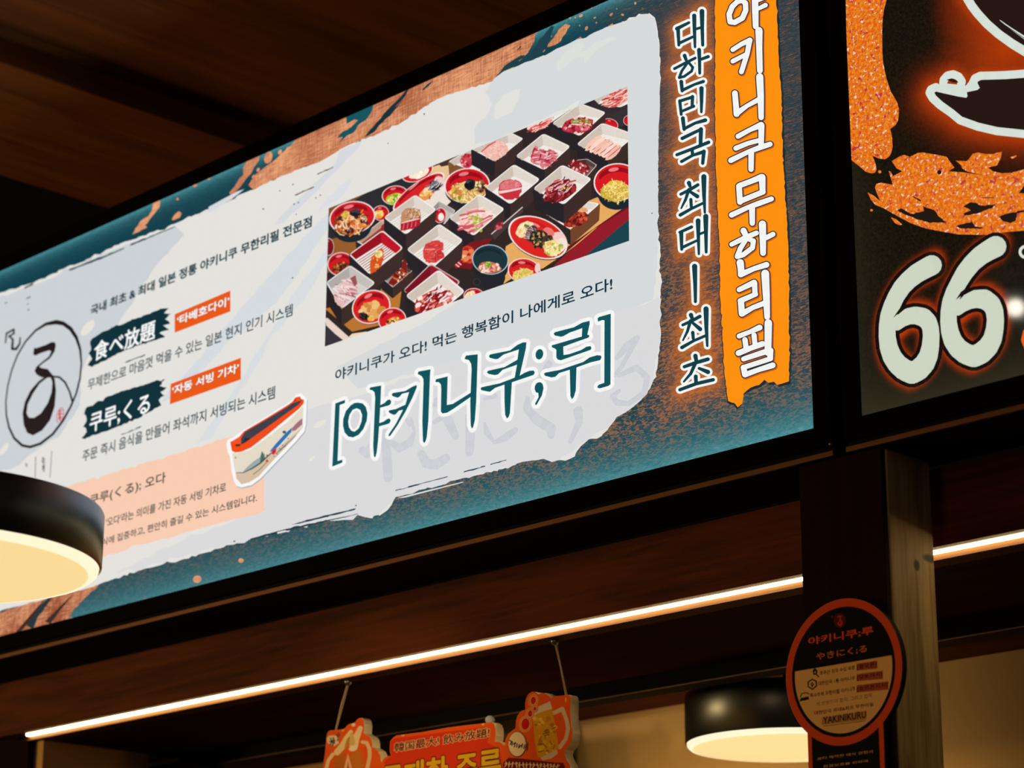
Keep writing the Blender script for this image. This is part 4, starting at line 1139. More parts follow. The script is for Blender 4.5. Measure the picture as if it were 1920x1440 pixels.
fa.poly([(345, 1180), (350, 1115), (410, 1075), (490, 1062), (570, 1090), (590, 1130), (560, 1150), (440, 1170)], (224, 118, 124), 0.7, 3, seed=7); fa.poly([(330, 1192), (440, 1178), (590, 1150), (580, 1172), (450, 1202), (345, 1222)], (246, 210, 204)); heap(TA, (470, 1120), 100, 46, -4, [(224, 118, 124), (196, 60, 74), (240, 170, 170), (206, 84, 96)], 40, 0.14, 'noodle', False)
lunch_box(TD, (1010, 60), (1474, 130), (1140, 424), (802, 212), 175, CREAM, side=((44, 34, 34), (112, 66, 44)))
fa.to(*TD); fa.poly([(805, 215), (1010, 60), (1100, 90), (1060, 300), (1000, 330)], (64, 48, 48))
heap(TD, (1190, 290), 150, 112, -20, [(150, 42, 30), (186, 60, 40), (116, 26, 24), (206, 90, 60), (90, 20, 22)], 50, 0.2); heap(TD, (1250, 195), 90, 30, 10, [(226, 160, 110), (240, 190, 140)], 8, 0.4); heap(TD, (1150, 255), 80, 50, 0, [(150, 42, 30), (60, 70, 40), (40, 40, 36)], 16, 0.2, 'chunk', False)
lunch_box(TA, (1045, 895), (1382, 1055), (1066, 1346), (718, 1166), 210)
heap(TA, (1015, 1190), 195, 112, -22, DARK, 44, 0.26); heap(TA, (1020, 1170), 170, 100, -35, [(120, 24, 30), (184, 60, 72), (236, 180, 180), (98, 16, 28), (150, 36, 50)], 46, 0.2, 'strip', False); heap(TA, (1060, 1170), 60, 50, 0, [(120, 24, 30), (140, 170, 60), (236, 220, 140)], 6, 0.22, 'chunk', False)
bowl(TA, (1665, 1090), 265, 212, -4, 130, inner=(214, 24, 34)); heap(TA, (1650, 1195), 168, 118, 0, [(226, 184, 70), (246, 216, 110), (208, 156, 50), (252, 234, 160), (180, 170, 60)], 110, 0.15, 'noodle')

# middle left
bowl(TB, (690, 1200), 92, 86, 0, 40); heap(TB, (670, 1215), 50, 48, 0, [(240, 190, 80), (250, 220, 140), (226, 140, 60)], 12, 0.34)
lunch_box(TC, (690, 60), (900, 200), (600, 420), (390, 300), 100, ((186, 150, 136), (206, 176, 162), (150, 60, 50), (236, 222, 214)))
heap(TC, (770, 170), 110, 90, 0, [(150, 40, 40), (180, 60, 50), (110, 26, 34)], 14, 0.3)
bowl(TB, (368, 1250), 262, 182, -10, 120); heap(TB, (350, 1310), 200, 128, -12, MIXV, 90, 0.20); heap(TB, (370, 1330), 190, 110, -30, [(120, 60, 30), (240, 130, 50), (250, 210, 160), (210, 90, 40), (40, 30, 44)], 40, 0.22, 'noodle', False); heap(TB, (290, 1215), 36, 50, 30, [(206, 170, 60), (226, 196, 90)], 5, 0.4); heap(TB, (400, 1200), 62, 44, 0, [(28, 24, 36), (70, 56, 66)], 8, 0.36)
lunch_box(TB, (1340, 1060), (1530, 1170), (1400, 1330), (1245, 1160), 100, ((150, 140, 136), (176, 166, 160), (200, 190, 180), (230, 226, 222)))
bowl(TB, (1355, 1225), 68, 86, 10, 40); fa.to(*TB); fa.poly(blob((1365, 1245), 34, 46, 9, 0, 0.1), (250, 236, 228))
lunch_box(TB, (1075, 992), (1316, 1160), (972, 1442), (722, 1250), 165, ribs=(206, 196, 186))
fa.to(*TB); fa.poly([(915, 1260), (930, 1190), (970, 1150), (1060, 1140), (1130, 1160), (1138, 1220), (1130, 1330), (1060, 1370), (910, 1400)], (176, 26, 46), 0.6, 3, seed=8); fa.poly([(915, 1310), (920, 1210), (970, 1150), (1060, 1140), (1130, 1165), (1138, 1230), (1060, 1280)], (196, 140, 100), 0.6, 3, seed=9)
heap(TB, (1030, 1215), 106, 66, -10, [(196, 140, 100), (232, 196, 156), (150, 90, 60), (246, 224, 196), (120, 66, 46)], 90, 0.10, 'chunk', False); fa.stroke([(920, 1312, 5), (1000, 1290, 8), (1120, 1262, 5)], 6, (246, 206, 200)); fa.nxt()
for k in range(4): fa.stroke([(950 + 45 * k, 1320 - 8 * k, 4), (940 + 46 * k, 1380 - 12 * k, 5)], 4, (226, 110, 120)); fa.nxt()
lunch_box(TZ, (872, 628), (996, 700), (846, 830), (726, 742), 92)
heap(TZ, (850, 750), 72, 52, -24, [(246, 196, 184), (252, 222, 214), (226, 130, 134), (206, 84, 96), (250, 206, 196)], 40, 0.24, 'strip'); heap(TZ, (848, 745), 36, 28, 40, [(226, 190, 80), (200, 210, 80), (244, 226, 150), (170, 180, 60)], 18, 0.3, 'chunk', False); heap(TZ, (868, 800), 18, 14, 0, [(220, 190, 60), (160, 180, 60)], 6, 0.4, 'chunk', False)
fa.to(*TZ); fa.poly([(770, 900), (830, 860), (930, 840), (900, 920), (830, 990), (760, 980)], (120, 22, 28)); heap(TZ, (815, 920), 40, 42, -40, [(206, 66, 40), (232, 130, 80), (170, 30, 34), (246, 190, 150)], 18, 0.3); fa.poly([(742, 955), (775, 940), (790, 968), (762, 985)], (196, 20, 46)); fa.stroke([(748, 958), (775, 978)], 2, (246, 220, 216)); fa.nxt(); fa.stroke([(760, 948), (785, 968)], 2, (246, 220, 216)); fa.nxt()
# tray edge between the middle boxes and the plate
fa.poly([(930, 815), (1078, 688), (1085, 712), (945, 850)], (70, 56, 56)); fa.stroke([(932, 820), (1080, 692)], 2.5, (206, 196, 192)); fa.nxt(); heap(TZ, (968, 782), 26, 16, -40, [(140, 30, 44), (206, 100, 110)], 8, 0.4)

# front row
bowl(TC, (98, 365), 58, 95, 0, 20, inner=(120, 14, 26)); bowl(TC, (230, 550), 145, 128, -6, 50); heap(TC, (235, 590), 100, 62, -16, [(110, 40, 26), (190, 70, 40), (60, 26, 24), (226, 130, 80), (150, 100, 40)], 34, 0.24)
lunch_box(TC, (905, 500), (1012, 612), (792, 800), (668, 696), 120, DARKIN, ribs=(170, 160, 156))
fa.to(*TC); fa.poly([(740, 760), (820, 640), (880, 540), (920, 490), (945, 560), (940, 660), (880, 720), (790, 780)], (128, 26, 24), 0.7, 3, seed=12); heap(TC, (860, 660), 66, 90, 30, [(128, 26, 24), (190, 70, 50), (90, 12, 18), (214, 110, 60)], 20, 0.2, 'strip', False)
for c in ((872, 590), (862, 640), (908, 660), (868, 690), (850, 730), (815, 585)): fa.ell(c, 9, 14, 20, (246, 220, 190), 10)
lunch_box(TC, (680, 182), (906, 376), (546, 664), (318, 446), 190, RED, ribs=(150, 14, 34))
fa.to(*TC); fa.poly([(545, 560), (560, 470), (620, 410), (670, 375), (692, 400), (690, 510), (640, 600), (548, 660)], (214, 84, 34), 0.7, 3, seed=13); heap(TC, (620, 530), 62, 110, 24, [(214, 84, 34), (240, 150, 60), (190, 50, 26), (248, 196, 110)], 26, 0.2, 'chunk', False); heap(TC, (640, 440), 44, 40, 0, [(244, 216, 150), (160, 190, 60), (250, 240, 210), (230, 170, 60)], 18, 0.26)
lunch_box(TC, (1290, 112), (1552, 292), (1216, 596), (938, 392), 180, ribs=(214, 206, 196))
for q, cc in (([(1120, 390), (1150, 330), (1210, 300), (1290, 290), (1335, 320), (1335, 400), (1250, 390)], (214, 66, 66)), ([(1118, 395), (1140, 385), (1245, 385), (1248, 535), (1150, 530), (1120, 470)], (216, 62, 62)), ([(1252, 392), (1300, 372), (1345, 440), (1350, 470), (1250, 535)], (204, 50, 54))):
    fa.to(*TC); fa.poly(q, cc, 0.6, 3, seed=14)
heap(TC, (1230, 420), 100, 105, 0, [(216, 62, 62), (234, 110, 100), (190, 40, 48), (226, 84, 80)], 40, 0.12, 'strip', False); fa.stroke([(1140, 392, 4), (1245, 388, 4)], 4, (250, 170, 150)); fa.nxt(); fa.stroke([(1250, 392, 4), (1250, 530, 3)], 4, (140, 20, 34)); fa.nxt()
bowl(TD, (775, 512), 352, 218, 24, 40, inner=(218, 36, 34), deep=(206, 26, 32))
fa.to(*TD); fa.poly(blob((985, 575), 108, 130, 16, 24, 0.04), (240, 204, 196)); fa.poly(blob((1030, 600), 60, 90, 14, 24, 0.04), (246, 224, 218)); fa.poly(blob((890, 460), 70, 60, 14, 24, 0.05), (232, 120, 110))
heap(TD, (625, 420), 112, 72, -38, [(250, 222, 170), (255, 238, 204), (236, 196, 130), (246, 210, 150)], 46, 0.2); heap(TD, (645, 385), 22, 20, 0, [(120, 150, 60), (90, 130, 50)], 5, 0.5)
heap(TD, (700, 470), 62, 100, 24, [(90, 50, 60), (210, 190, 190), (60, 34, 46), (150, 110, 120)], 28, 0.24, 'strip'); heap(TD, (790, 530), 110, 100, 30, [(36, 44, 46), (24, 32, 40), (90, 84, 50), (206, 150, 80), (60, 80, 50), (16, 20, 30)], 70, 0.18); heap(TD, (880, 560), 62, 84, 30, [(70, 54, 44), (130, 96, 60), (40, 32, 36)], 22, 0.24)
heap(TD, (940, 630), 108, 92, 0, [(246, 220, 160), (255, 240, 200), (226, 190, 100), (160, 180, 70), (250, 226, 150)], 56, 0.2)
bowl(TD, (240, 760), 206, 168, 6, 190, inner=(22, 52, 60), rim=(170, 196, 206), out=(30, 34, 42), hi=False, deep=(14, 40, 48)); heap(TD, (230, 850), 132, 64, 4, [(206, 110, 80), (246, 204, 180), (190, 60, 50), (230, 150, 120), (250, 226, 210)], 34, 0.3); heap(TD, (215, 815), 36, 30, 0, [(150, 190, 60), (190, 220, 90), (110, 150, 50)], 10, 0.4)
fa.to(*TD); fa.ell((90, 1010), 40, 40, 0, (52, 56, 60)); fa.ell((90, 1010), 32, 32, 0, (30, 34, 42))
bowl(TD, (622, 888), 185, 142, 8, 26, inner=(214, 30, 36)); fa.to(*TD); fa.poly(blob((770, 850), 30, 60, 10, 10, 0.06), (244, 206, 200)); heap(TD, (610, 935), 122, 72, -8, [(238, 204, 110), (250, 228, 160), (214, 170, 70), (190, 190, 80)], 56, 0.2, 'noodle')
lunch_box(TC, (1200, 540), (1526, 738), (1240, 1010), (898, 836), 200, ((120, 14, 34), (150, 20, 44), (110, 12, 30), (214, 180, 180)), side=((40, 34, 40), (44, 36, 38)))
lunch_box(TC, (1285, 606), (1572, 842), (1240, 1120), (926, 890), 200)
heap(TC, (1235, 950), 215, 128, -22, SAUCE, 80, 0.24); heap(TC, (1240, 930), 190, 100, -40, [(190, 48, 40), (150, 12, 26), (246, 226, 226), (120, 6, 20)], 36, 0.2, 'strip', False)
lunch_box(TC, (330, 560), (606, 752), (240, 1032), (70, 748), 190, ((176, 170, 166), (196, 190, 186), (214, 206, 200), (240, 236, 232)))
fa.to(*TC); fa.poly([(150, 880), (200, 790), (300, 700), (380, 670), (410, 720), (410, 850), (340, 920), (240, 1020), (170, 960)], (226, 186, 186), 0.6, 3, seed=15); heap(TC, (290, 830), 110, 130, 30, [(226, 186, 186), (240, 212, 210), (206, 140, 146), (160, 80, 92), (246, 226, 224)], 46, 0.16, 'strip', False); fa.poly([(330, 700), (390, 668), (408, 760), (380, 790)], (150, 84, 88))
bowl(TC, (558, 1010), 212, 178, -22, 26, inner=(216, 30, 34)); heap(TC, (560, 1050), 122, 100, 0, [(226, 164, 90), (240, 190, 120), (206, 136, 66), (246, 206, 150)], 12, 0.4); heap(TC, (480, 1115), 62, 40, 20, [(30, 26, 30), (80, 60, 50), (20, 16, 22)], 14, 0.36); heap(TC, (555, 1140), 40, 24, 0, [(230, 170, 60), (246, 200, 90)], 6, 0.4)
bowl(TC, (785, 1150), 152, 132, -12, 30, inner=(212, 26, 34)); heap(TC, (800, 1170), 82, 46, -12, [(230, 160, 70), (250, 210, 130), (90, 34, 30), (200, 110, 50)], 26, 0.3)
bowl(TC, (1672, 900), 118, 92, 10, 20, inner=(216, 30, 36)); heap(TC, (1625, 885), 62, 40, -30, [(250, 232, 190), (240, 200, 130)], 8, 0.4)
fa.to(*TB)
for c in ((310, 1400), (480, 1290)): fa.ell(c, 26, 22, 0, (44, 24, 36), 14); fa.ell((c[0] + 6, c[1] - 6), 8, 6, 0, (190, 190, 206), 8)
fa.paint('food_photograph', M['food'], panel, -3.6875, -2.8235, Z(1.5525), Z(1.858), 1000, 360)['label'] = 'photograph of meat boxes and red bowls on a tray'

# ------------------------------------------------------------------ the dark price sign
E6, E7, F8 = (1580, 0, 5.538), (1580, 240, 5.538), (1600, 430, 4.0)
SIX = [(590, 270, 76), (540, 296, 74), (480, 330, 72), (420, 378, 68), (370, 430, 66), (325, 500, 63), (290, 575, 62), (265, 650, 62), (255, 730, 62), (256, 810, 64), (268, 890, 68), (295, 960, 72), (335, 1015, 76), (385, 1055, 80), (440, 1078, 82), (490, 1055, 80), (535, 1010, 76), (565, 950, 70), (580, 880, 65), (586, 800, 62), (580, 735, 62), (560, 690, 66), (525, 660, 70), (470, 646, 66), (420, 652, 62), (370, 680, 52), (330, 720, 40)]
SIX2 = [(1070, 130, 80), (1015, 160, 76), (955, 198, 72), (895, 252, 68), (840, 320, 66), (795, 395, 62), (755, 470, 60), (728, 545, 60), (716, 620, 60), (716, 700, 62), (726, 770, 66), (750, 840, 70), (790, 895, 74), (845, 935, 78), (905, 955, 80), (960, 930, 80), (1010, 885, 76), (1045, 825, 70), (1062, 750, 66), (1068, 680, 64), (1060, 610, 66), (1035, 560, 70), (985, 525, 74), (925, 522, 68), (870, 540, 60), (820, 575, 48), (785, 610, 38)]
FISH_O = [[(1280, -40, 46), (1340, 60, 46), (1400, 140, 46), (1500, 250, 46), (1620, 355, 46), (1760, 455, 47), (1900, 540, 48), (2100, 640, 48)],
          [(2100, 735, 44), (1900, 765, 42), (1700, 780, 42), (1560, 785, 42), (1430, 788, 42), (1375, 815, 42), (1345, 880, 42)],
          [(970, 905, 42), (920, 930, 44), (905, 965, 44), (935, 1020, 43), (1010, 1090, 43), (1130, 1175, 42), (1220, 1250, 42), (1400, 1315, 42), (1600, 1362, 42), (1880, 1392, 42), (2100, 1396, 42)]]
allsix = [[(Fx, Fy) for Fx, Fy, _ in s] for s in (SIX, SIX2)]
segs66 = polyline_segs([[on_y(1600 + p[0] / 4.0, 430 + p[1] / 4.0, P_SIGN) for p in s] for s in allsix])
segsF = polyline_segs([[on_y(1580 + p[0] / 5.538, p[1] / 5.538, P_SIGN) for p in s] for s in FISH_O] + [[on_y(1580 + p[0] / 5.538, p[1] / 5.538, P_SIGN) for p in ((1050, 850), (1140, 800), (1240, 850))]])


def price_fields(X, Zc):
    d6 = seg_dist(X, Zc, segs66); dF = seg_dist(X, Zc, segsF)
    g6 = np.exp(-(np.clip(d6 - 0.0185, 0, 9) / 0.0078) ** 1.8) * 0.95
    gF = np.exp(-(np.clip(dF - 0.008, 0, 9) / 0.021) ** 1.25) * 0.85
    inside = np.exp(-(np.clip(dF - 0.03, 0, 9) / 0.06) ** 2) * np.clip((X + 2.14) / 0.14, 0, 1) * np.clip((Zc - Z(1.55)) / 0.1, 0, 1) * 0.9
    green = np.clip(0.9 * np.exp(-(Zc - S_BOT) / 0.045) + 0.4 * np.exp(-(X + 2.3125) / 0.03), 0, 1)
    return {'glow': np.maximum(np.maximum(g6, gF), inside), 'green': green}


pp = grid_panel('light_panel', -2.3125, -1.05, S_BOT, S_TOP, P_SIGN, 0.004, M['ember'], price_fields, price)
edgeq = [(-2.3125, S_BOT), (-1.05, S_BOT), (-1.05, S_TOP), (-2.3125, S_TOP)]

a = Art(P_SIGN, E7, 20); a.clip = edgeq
a.poly([(30, -1500), (470, -1500), (455, -1329), (430, -1230), (415, -1130), (410, -930), (412, -800), (420, -690), (435, -600), (450, -530), (475, -450), (500, -380), (535, -320), (560, -279), (585, -200), (582, -130), (575, -79), (550, -30), (520, -10), (495, 10), (505, 60), (515, 110), (518, 200), (505, 260), (480, 300), (440, 325), (380, 318), (310, 290), (330, 340), (345, 380), (352, 430), (335, 465), (300, 472), (240, 455), (170, 395), (100, 340), (60, 300)], (250, 140, 30))
a.poly([(510, 345), (600, 290), (640, 280), (700, 300), (780, 260), (830, 255), (960, 275), (1080, 300), (1115, 350), (1160, 410), (1100, 450), (1250, 460), (1490, 495), (1420, 480), (1300, 455), (1240, 420), (1230, 385), (1175, 340), (1290, 345), (1320, 310), (1350, 270), (1400, 255), (1480, 270), (1560, 270), (1655, 245), (1640, 320), (1600, 390), (1510, 410), (1560, 450), (1650, 470), (1750, 465), (1883, 430), (2100, 360), (2100, 1040), (1883, 1065), (1700, 1080), (1500, 1110), (1200, 1105), (1000, 1070), (850, 1040), (700, 985), (560, 910), (420, 830), (340, 800), (290, 740), (260, 670), (320, 700), (392, 762), (360, 690), (335, 620), (350, 580), (400, 568), (460, 580), (520, 588), (500, 520), (478, 445), (500, 455), (522, 500), (620, 450), (560, 420)], (250, 140, 30))
a.poly([(500, 925), (560, 950), (622, 1005), (580, 1008), (540, 985)], (250, 160, 90)); a.ell((385, 455), 18, 16, 40, (250, 160, 90), 12); a.ell((300, 855), 14, 13, 0, (250, 140, 60), 12); a.poly([(1740, 305), (1800, 282), (1808, 295), (1760, 318)], (240, 150, 70))
a.build('orange_glitter_print', M['glitter'], pp)
a = Art(P_SIGN, E7, 40); a.clip = edgeq
dk = (26, 20, 14)
for q in ([(570, 855), (610, 835), (710, 890), (845, 865), (830, 810), (950, 850), (1000, 920), (1075, 980), (900, 985), (760, 945), (650, 900)], [(1255, 815), (1330, 770), (1390, 780), (1430, 805), (1590, 795), (1560, 830), (1390, 890), (1270, 910), (1255, 890), (1330, 855)], [(1620, 925), (1700, 890), (1883, 850), (2000, 820), (1990, 840), (1810, 890), (1800, 960), (1740, 990), (1660, 965)], [(1175, 1020), (1340, 970), (1370, 1020), (1465, 1035), (1430, 1050), (1240, 1045)], [(1830, 680), (1883, 600), (1990, 540), (1990, 650), (1883, 680)]):
    a.poly(q, dk, 0.5, 4, seed=3)
a.ell((1005, 460), 22, 24, 0, dk, 14); a.stroke([(735, 715, 5), (808, 755, 8)], 6, dk); a.nxt(); a.stroke([(1450, 725, 4), (1570, 725, 4)], 4, (90, 40, 14)); a.nxt()
# the outlined picture
a.to(*E6); brn, wht = (36, 20, 17), (212, 222, 212)
a.poly([(1300, -60), (1400, 120), (1500, 240), (1620, 350), (1760, 450), (1900, 535), (2100, 640), (2100, -60)], brn)
a.poly([(940, 945), (1100, 940), (1330, 860), (1400, 800), (1560, 795), (1900, 770), (2100, 745), (2100, 1396), (1880, 1390), (1600, 1360), (1400, 1312), (1220, 1245), (1130, 1170), (1010, 1088)], brn)
for s in FISH_O: a.stroke(s, 42, wht); a.nxt()
a.poly([(930, 900), (1000, 880), (1100, 870), (1280, 890), (1330, 830), (1390, 838), (1405, 870), (1425, 915), (1400, 935), (1290, 958), (1298, 1000), (1285, 1016), (1200, 1003), (1060, 972), (938, 944)], wht)
a.stroke([(1045, 880, 42), (1050, 830, 42), (1090, 785, 42), (1150, 772, 42), (1205, 795, 42), (1238, 845, 42), (1230, 885, 42)], 42, wht); a.nxt()
a.poly([(1078, 828), (1130, 815), (1180, 830), (1205, 858), (1150, 858)], brn)
a.stroke([(1635, 212, 3), (1740, 290, 8), (1900, 400, 16), (2050, 490, 20)], 8, wht); a.nxt(); a.stroke([(1690, 262, 2), (1900, 408, 4)], 3, brn); a.nxt()
a.build('outlined_picture', M['print'], pp)
for s, notch in ((SIX, [(300, 664), (345, 600), (385, 575), (340, 632)]), (SIX2, [(770, 530), (808, 470), (850, 440), (810, 500)])):
    a = Art(P_SIGN, F8, 80 if s is SIX else 84)
    a.stroke(s, 60, (24, 14, 12), 7.2); a.nxt()
    a.k = 88; a.stroke(s, 60, (202, 210, 192)); a.nxt(); a.poly(notch, (24, 14, 12))
    a.build('numeral', M['print'], pp)
a = Art(P_SIGN, F8, 80); a.clip = edgeq
a.stroke([(p[0], p[1]) for p in ell_pts((1290, 170), 38, 40, 0, 20)] + [(1328, 170)], 11, (214, 220, 206)); a.nxt()
a.stroke([(1300, 770, 26), (1290, 830, 30), (1310, 890, 26)], 24, (230, 92, 30)); a.nxt()
a.build('degree_mark', M['print'], pp)
# ------------------------------------------------------------------ light strip under the fascia
led = tag(empty('led_strip', (-2.8, 3.21, Z(0.925))), 'thin glowing warm light strip running under the wooden fascia board', 'strip light')
b = MB(); b.box((-5.045, 3.205, Z(0.9232)), (X_R, 3.2150, Z(0.940))); b.build('diffuser', M['led'], led, bevel=0.001)
b = MB(); b.box((-5.05, 3.2035, Z(0.940)), (X_R, 3.2150, Z(0.9425))); b.build('cover_rail', M['led_body'], led)
b = MB(); b.box((-5.058, 3.203, Z(0.9205)), (-5.043, 3.2150, Z(0.9425))); b.tube([(-5.052, 3.208, Z(0.928)), (-5.075, 3.207, Z(0.925)), (-5.10, 3.208, Z(0.922))], 0.003); b.build('end_cap', M['black_dull'], led)

# ------------------------------------------------------------------ wooden post
post = tag(empty('wooden_post', (-2.37, 3.074, 0)), 'square dark wooden post with a knot, carrying the round advert board', 'post')
b = MB(); b.box((-2.454, 3.022, 0.12), (-2.2845, 3.138, Z(1.058))); b.build('shaft', M['post'], post, bevel=0.003)
b = MB(); b.box((-2.456, 3.010, 0.12), (-2.286, 3.0215, Z(1.058))); b.build('front_board', M['post_dark'], post, bevel=0.002)['label'] = 'dark front board'  # thin front layer in a darker wood than the shaft
b = MB(); b.box((-2.466, 3.002, 0.0), (-2.2745, 3.148, 0.12)); b.build('base_sleeve', M['black_dull'], post, bevel=0.003)

# ------------------------------------------------------------------ round board on the post
Yb = 2.996
rb = tag(empty('advert_board', (-2.39, Yb, Z(0.5))), 'round black and cream restaurant advert board with orange rim, fixed to the wooden post', 'advert board')
cK = (1440, 1100, 4.236)


def kpt(p, y=Yb): return on_y(cK[0] + p[0] / cK[2], cK[1] + p[1] / cK[2], y)


cx = (kpt((133, 690))[0] + kpt((1075, 640))[0]) / 2
cz = (kpt((620, 90))[1] + kpt((600, 1262))[1]) / 2
RB = (kpt((620, 90))[1] - kpt((600, 1262))[1]) / 2
sx0, sx1 = kpt((318, 1300))[0], kpt((918, 1250))[0]
circ = lambda r, n=72: [(cx + r * math.cos(2 * math.pi * k / n), cz + r * math.sin(2 * math.pi * k / n)) for k in range(n)]
z_low = cz - RB - 0.20
b = MB(); b.prism_xz(circ(RB), Yb, Yb + 0.012, front=1); b.prism_xz([(sx0, z_low), (sx1, z_low), (sx1, cz - RB * 0.6), (sx0, cz - RB * 0.6)], Yb + 0.0005, Yb + 0.012, front=1)
body = b.build('board', [M['black_dull'], M['rim_card']], rb)
a = PaintedArt(Yb, cK, 0); a.k0 = 20
orr, blk, crm = (222, 82, 36), (12, 9, 9), (236, 190, 118)
a.fill([(cx - RB, z_low), (cx + RB, z_low), (cx + RB, cz + RB), (cx - RB, cz + RB)], orr)
w = (sx1 - sx0) * 0.055
a.fill([(sx0 + w, z_low), (sx1 - w, z_low), (sx1 - w, cz - RB * 0.6), (sx0 + w, cz - RB * 0.6)], blk)
a.fill(circ(RB), orr); a.fill(circ(RB * 0.885), blk)
zd = kpt((600, 606))[1]
half = [p for p in circ(RB * 0.835, 144) if p[1] <= zd]
half.sort(key=lambda p: math.atan2(p[1] - cz, p[0] - cx) if math.atan2(p[1] - cz, p[0] - cx) > math.pi * 0.6 else math.atan2(p[1] - cz, p[0] - cx) + 2 * math.pi)
a.fill(half, crm)
og = (236, 84, 36)
a.text('야키니쿠;루', (322, 472), (835, 312), og, 0.022)
a.text('やきにく;る', (385, 590), (783, 462), (214, 116, 58), 0.012)
a.poly(ell_pts((570, 270), 48, 56, 0, 28), (90, 30, 18), holes=[ell_pts((570, 270), 43, 51, 0, 28)])
a.stroke([(555, 240, 4), (580, 235, 5), (572, 262, 5), (588, 285, 7), (575, 308, 9), (556, 296, 5), (570, 272, 3)], 5, (196, 60, 26)); a.nxt()
a.stroke([(500, 238), (512, 234), (510, 250)], 3, (120, 50, 26)); a.nxt()
kk = (30, 18, 14)
for s, p0, p1 in (('호주산 청정 수입 육류', (412, 704), (690, 626)), ('대한민국 1등 야키니쿠', (400, 788), (690, 708)), ('특수부위 무한리필 야키니쿠', (335, 884), (692, 793)), ('대한민국 최대&최초 무한리필', (368, 1020), (836, 918))):
    a.text(s, p0, p1, kk, 0.022)
a.text('세 브랜드의 합작, 그리고 합작', (385, 950), (828, 846), (120, 86, 52), 0.008)
for q, s, p0, p1 in (([(704, 612), (868, 588), (868, 652), (704, 668)], '[풀오픈]', (708, 664), (862, 596)), ([(704, 696), (912, 668), (912, 734), (704, 752)], '[모토이시]', (708, 748), (906, 674)), ([(704, 784), (955, 752), (955, 818), (704, 842)], '[호르몬지지]', (708, 838), (950, 758))):
    a.poly(q, (176, 84, 58)); a.text(s, p0, p1, (50, 14, 12), 0.02)
a.poly([(428, 1040), (782, 988), (782, 1056), (428, 1098)], (190, 140, 80)); a.text('YAKINIKURU', (440, 1092), (778, 984), kk, 0.022); a.stroke([(440, 1108), (770, 1066)], 2.5, (90, 60, 36)); a.nxt()
a.stroke([(372, 655), (362, 668), (366, 695), (384, 694), (388, 668), (372, 655)], 6, kk); a.nxt(); a.stroke([(366, 672), (386, 668)], 4, kk); a.stroke([(388, 700), (402, 715)], 5, kk); a.nxt()
a.stroke([(352, 736), (320, 758), (322, 796), (355, 815), (386, 788), (384, 752), (352, 736)], 5, kk); a.nxt(); a.stroke([(352, 762), (344, 775), (352, 795), (362, 775), (352, 762)], 4, kk); a.nxt()
a.poly([(250, 912), (262, 885), (322, 872), (328, 896)], kk); a.stroke([(258, 878), (270, 850), (300, 842), (326, 850)], 4, (80, 44, 24)); a.nxt()
a.text('보다 쾌적한 매식 경험과', (393, 1378), (836, 1296), (206, 160, 100), 0.010)
a.text('환경보호를 위하여', (440, 1440), (792, 1372), (206, 160, 100), 0.010)
ang = math.acos((sx1 - cx) / RB)
keyhole = [(cx + RB * 0.997 * math.cos(t), cz + RB * 0.997 * math.sin(t)) for t in np.linspace(-ang + 0.02, math.pi + ang - 0.02, 90)] + [(sx0 + 0.0006, z_low + 0.001), (sx1 - 0.0006, z_low + 0.001)]
a.paint('printed_face', M['card'], rb, cx - RB, cx + RB, z_low, cz + RB, 380, 660, mask=keyhole)

# ------------------------------------------------------------------ hanging drinks sign
Yh = 3.236
GA, HA = (600, 1290, 7.385), (840, 1280, 7.385)
zsof = Z(0.912)
hs = tag(empty('hanging_sign', (-3.66, Yh, Z(0.72))), 'orange cut-out drinks sign with beer mugs, hanging on two cords below the light strip', 'hanging sign')
og_ = [(GA, p) for p in ((20, 1240), (40, 1108), (55, 1000), (70, 900), (80, 780), (90, 680), (100, 625), (130, 590), (220, 580), (320, 570), (350, 550), (375, 520), (410, 495), (450, 488), (485, 475), (510, 440), (540, 418), (575, 413), (600, 440), (612, 500), (610, 560), (605, 620), (640, 645), (680, 665), (708, 700), (720, 760), (722, 820), (760, 838), (800, 870), (835, 940), (850, 1030), (890, 965), (940, 945), (985, 938), (968, 880), (965, 800), (975, 735), (1010, 690), (1060, 655), (1180, 640), (1400, 612))]
og_ += [(HA, p) for p in ((0, 620), (200, 595), (400, 572), (560, 550), (600, 545), (640, 575), (658, 640), (660, 730), (648, 815), (700, 815), (735, 835), (770, 868), (790, 862), (795, 790), (830, 715), (900, 655), (938, 630), (940, 540), (960, 460), (1010, 395), (1070, 372), (1068, 290), (1080, 220), (1110, 160), (1160, 125), (1210, 125), (1250, 160), (1300, 145), (1340, 142), (1380, 165), (1430, 212), (1460, 190), (1560, 180), (1670, 168), (1690, 190), (1700, 250), (1695, 400), (1700, 560), (1722, 700), (1712, 800), (1680, 880), (1630, 930), (1615, 990), (1640, 1060), (1690, 1140), (1700, 1260))]
outl = []
for (ox, oy, s), p in og_: outl.append(on_y(ox + p[0] / s, oy + p[1] / s, Yh))
zb_ = min(p[1] for p in outl) - 0.22
outl = [(outl[0][0], zb_ + 0.03), ] + outl + [(outl[-1][0], zb_ + 0.03), (outl[-1][0] - 0.03, zb_), (outl[0][0] + 0.03, zb_)]
b = MB(); b.prism_xz(outl, Yh, Yh + 0.022, front=1); b.build('board', [M['foam_edge'], M['orange_card']], hs)
a = PaintedArt(Yh, GA, 0); a.k0 = 20
xs_, zs_ = [p[0] for p in outl], [p[1] for p in outl]
a.fill([(min(xs_), min(zs_)), (max(xs_), min(zs_)), (max(xs_), max(zs_)), (min(xs_), max(zs_))], (240, 94, 28))
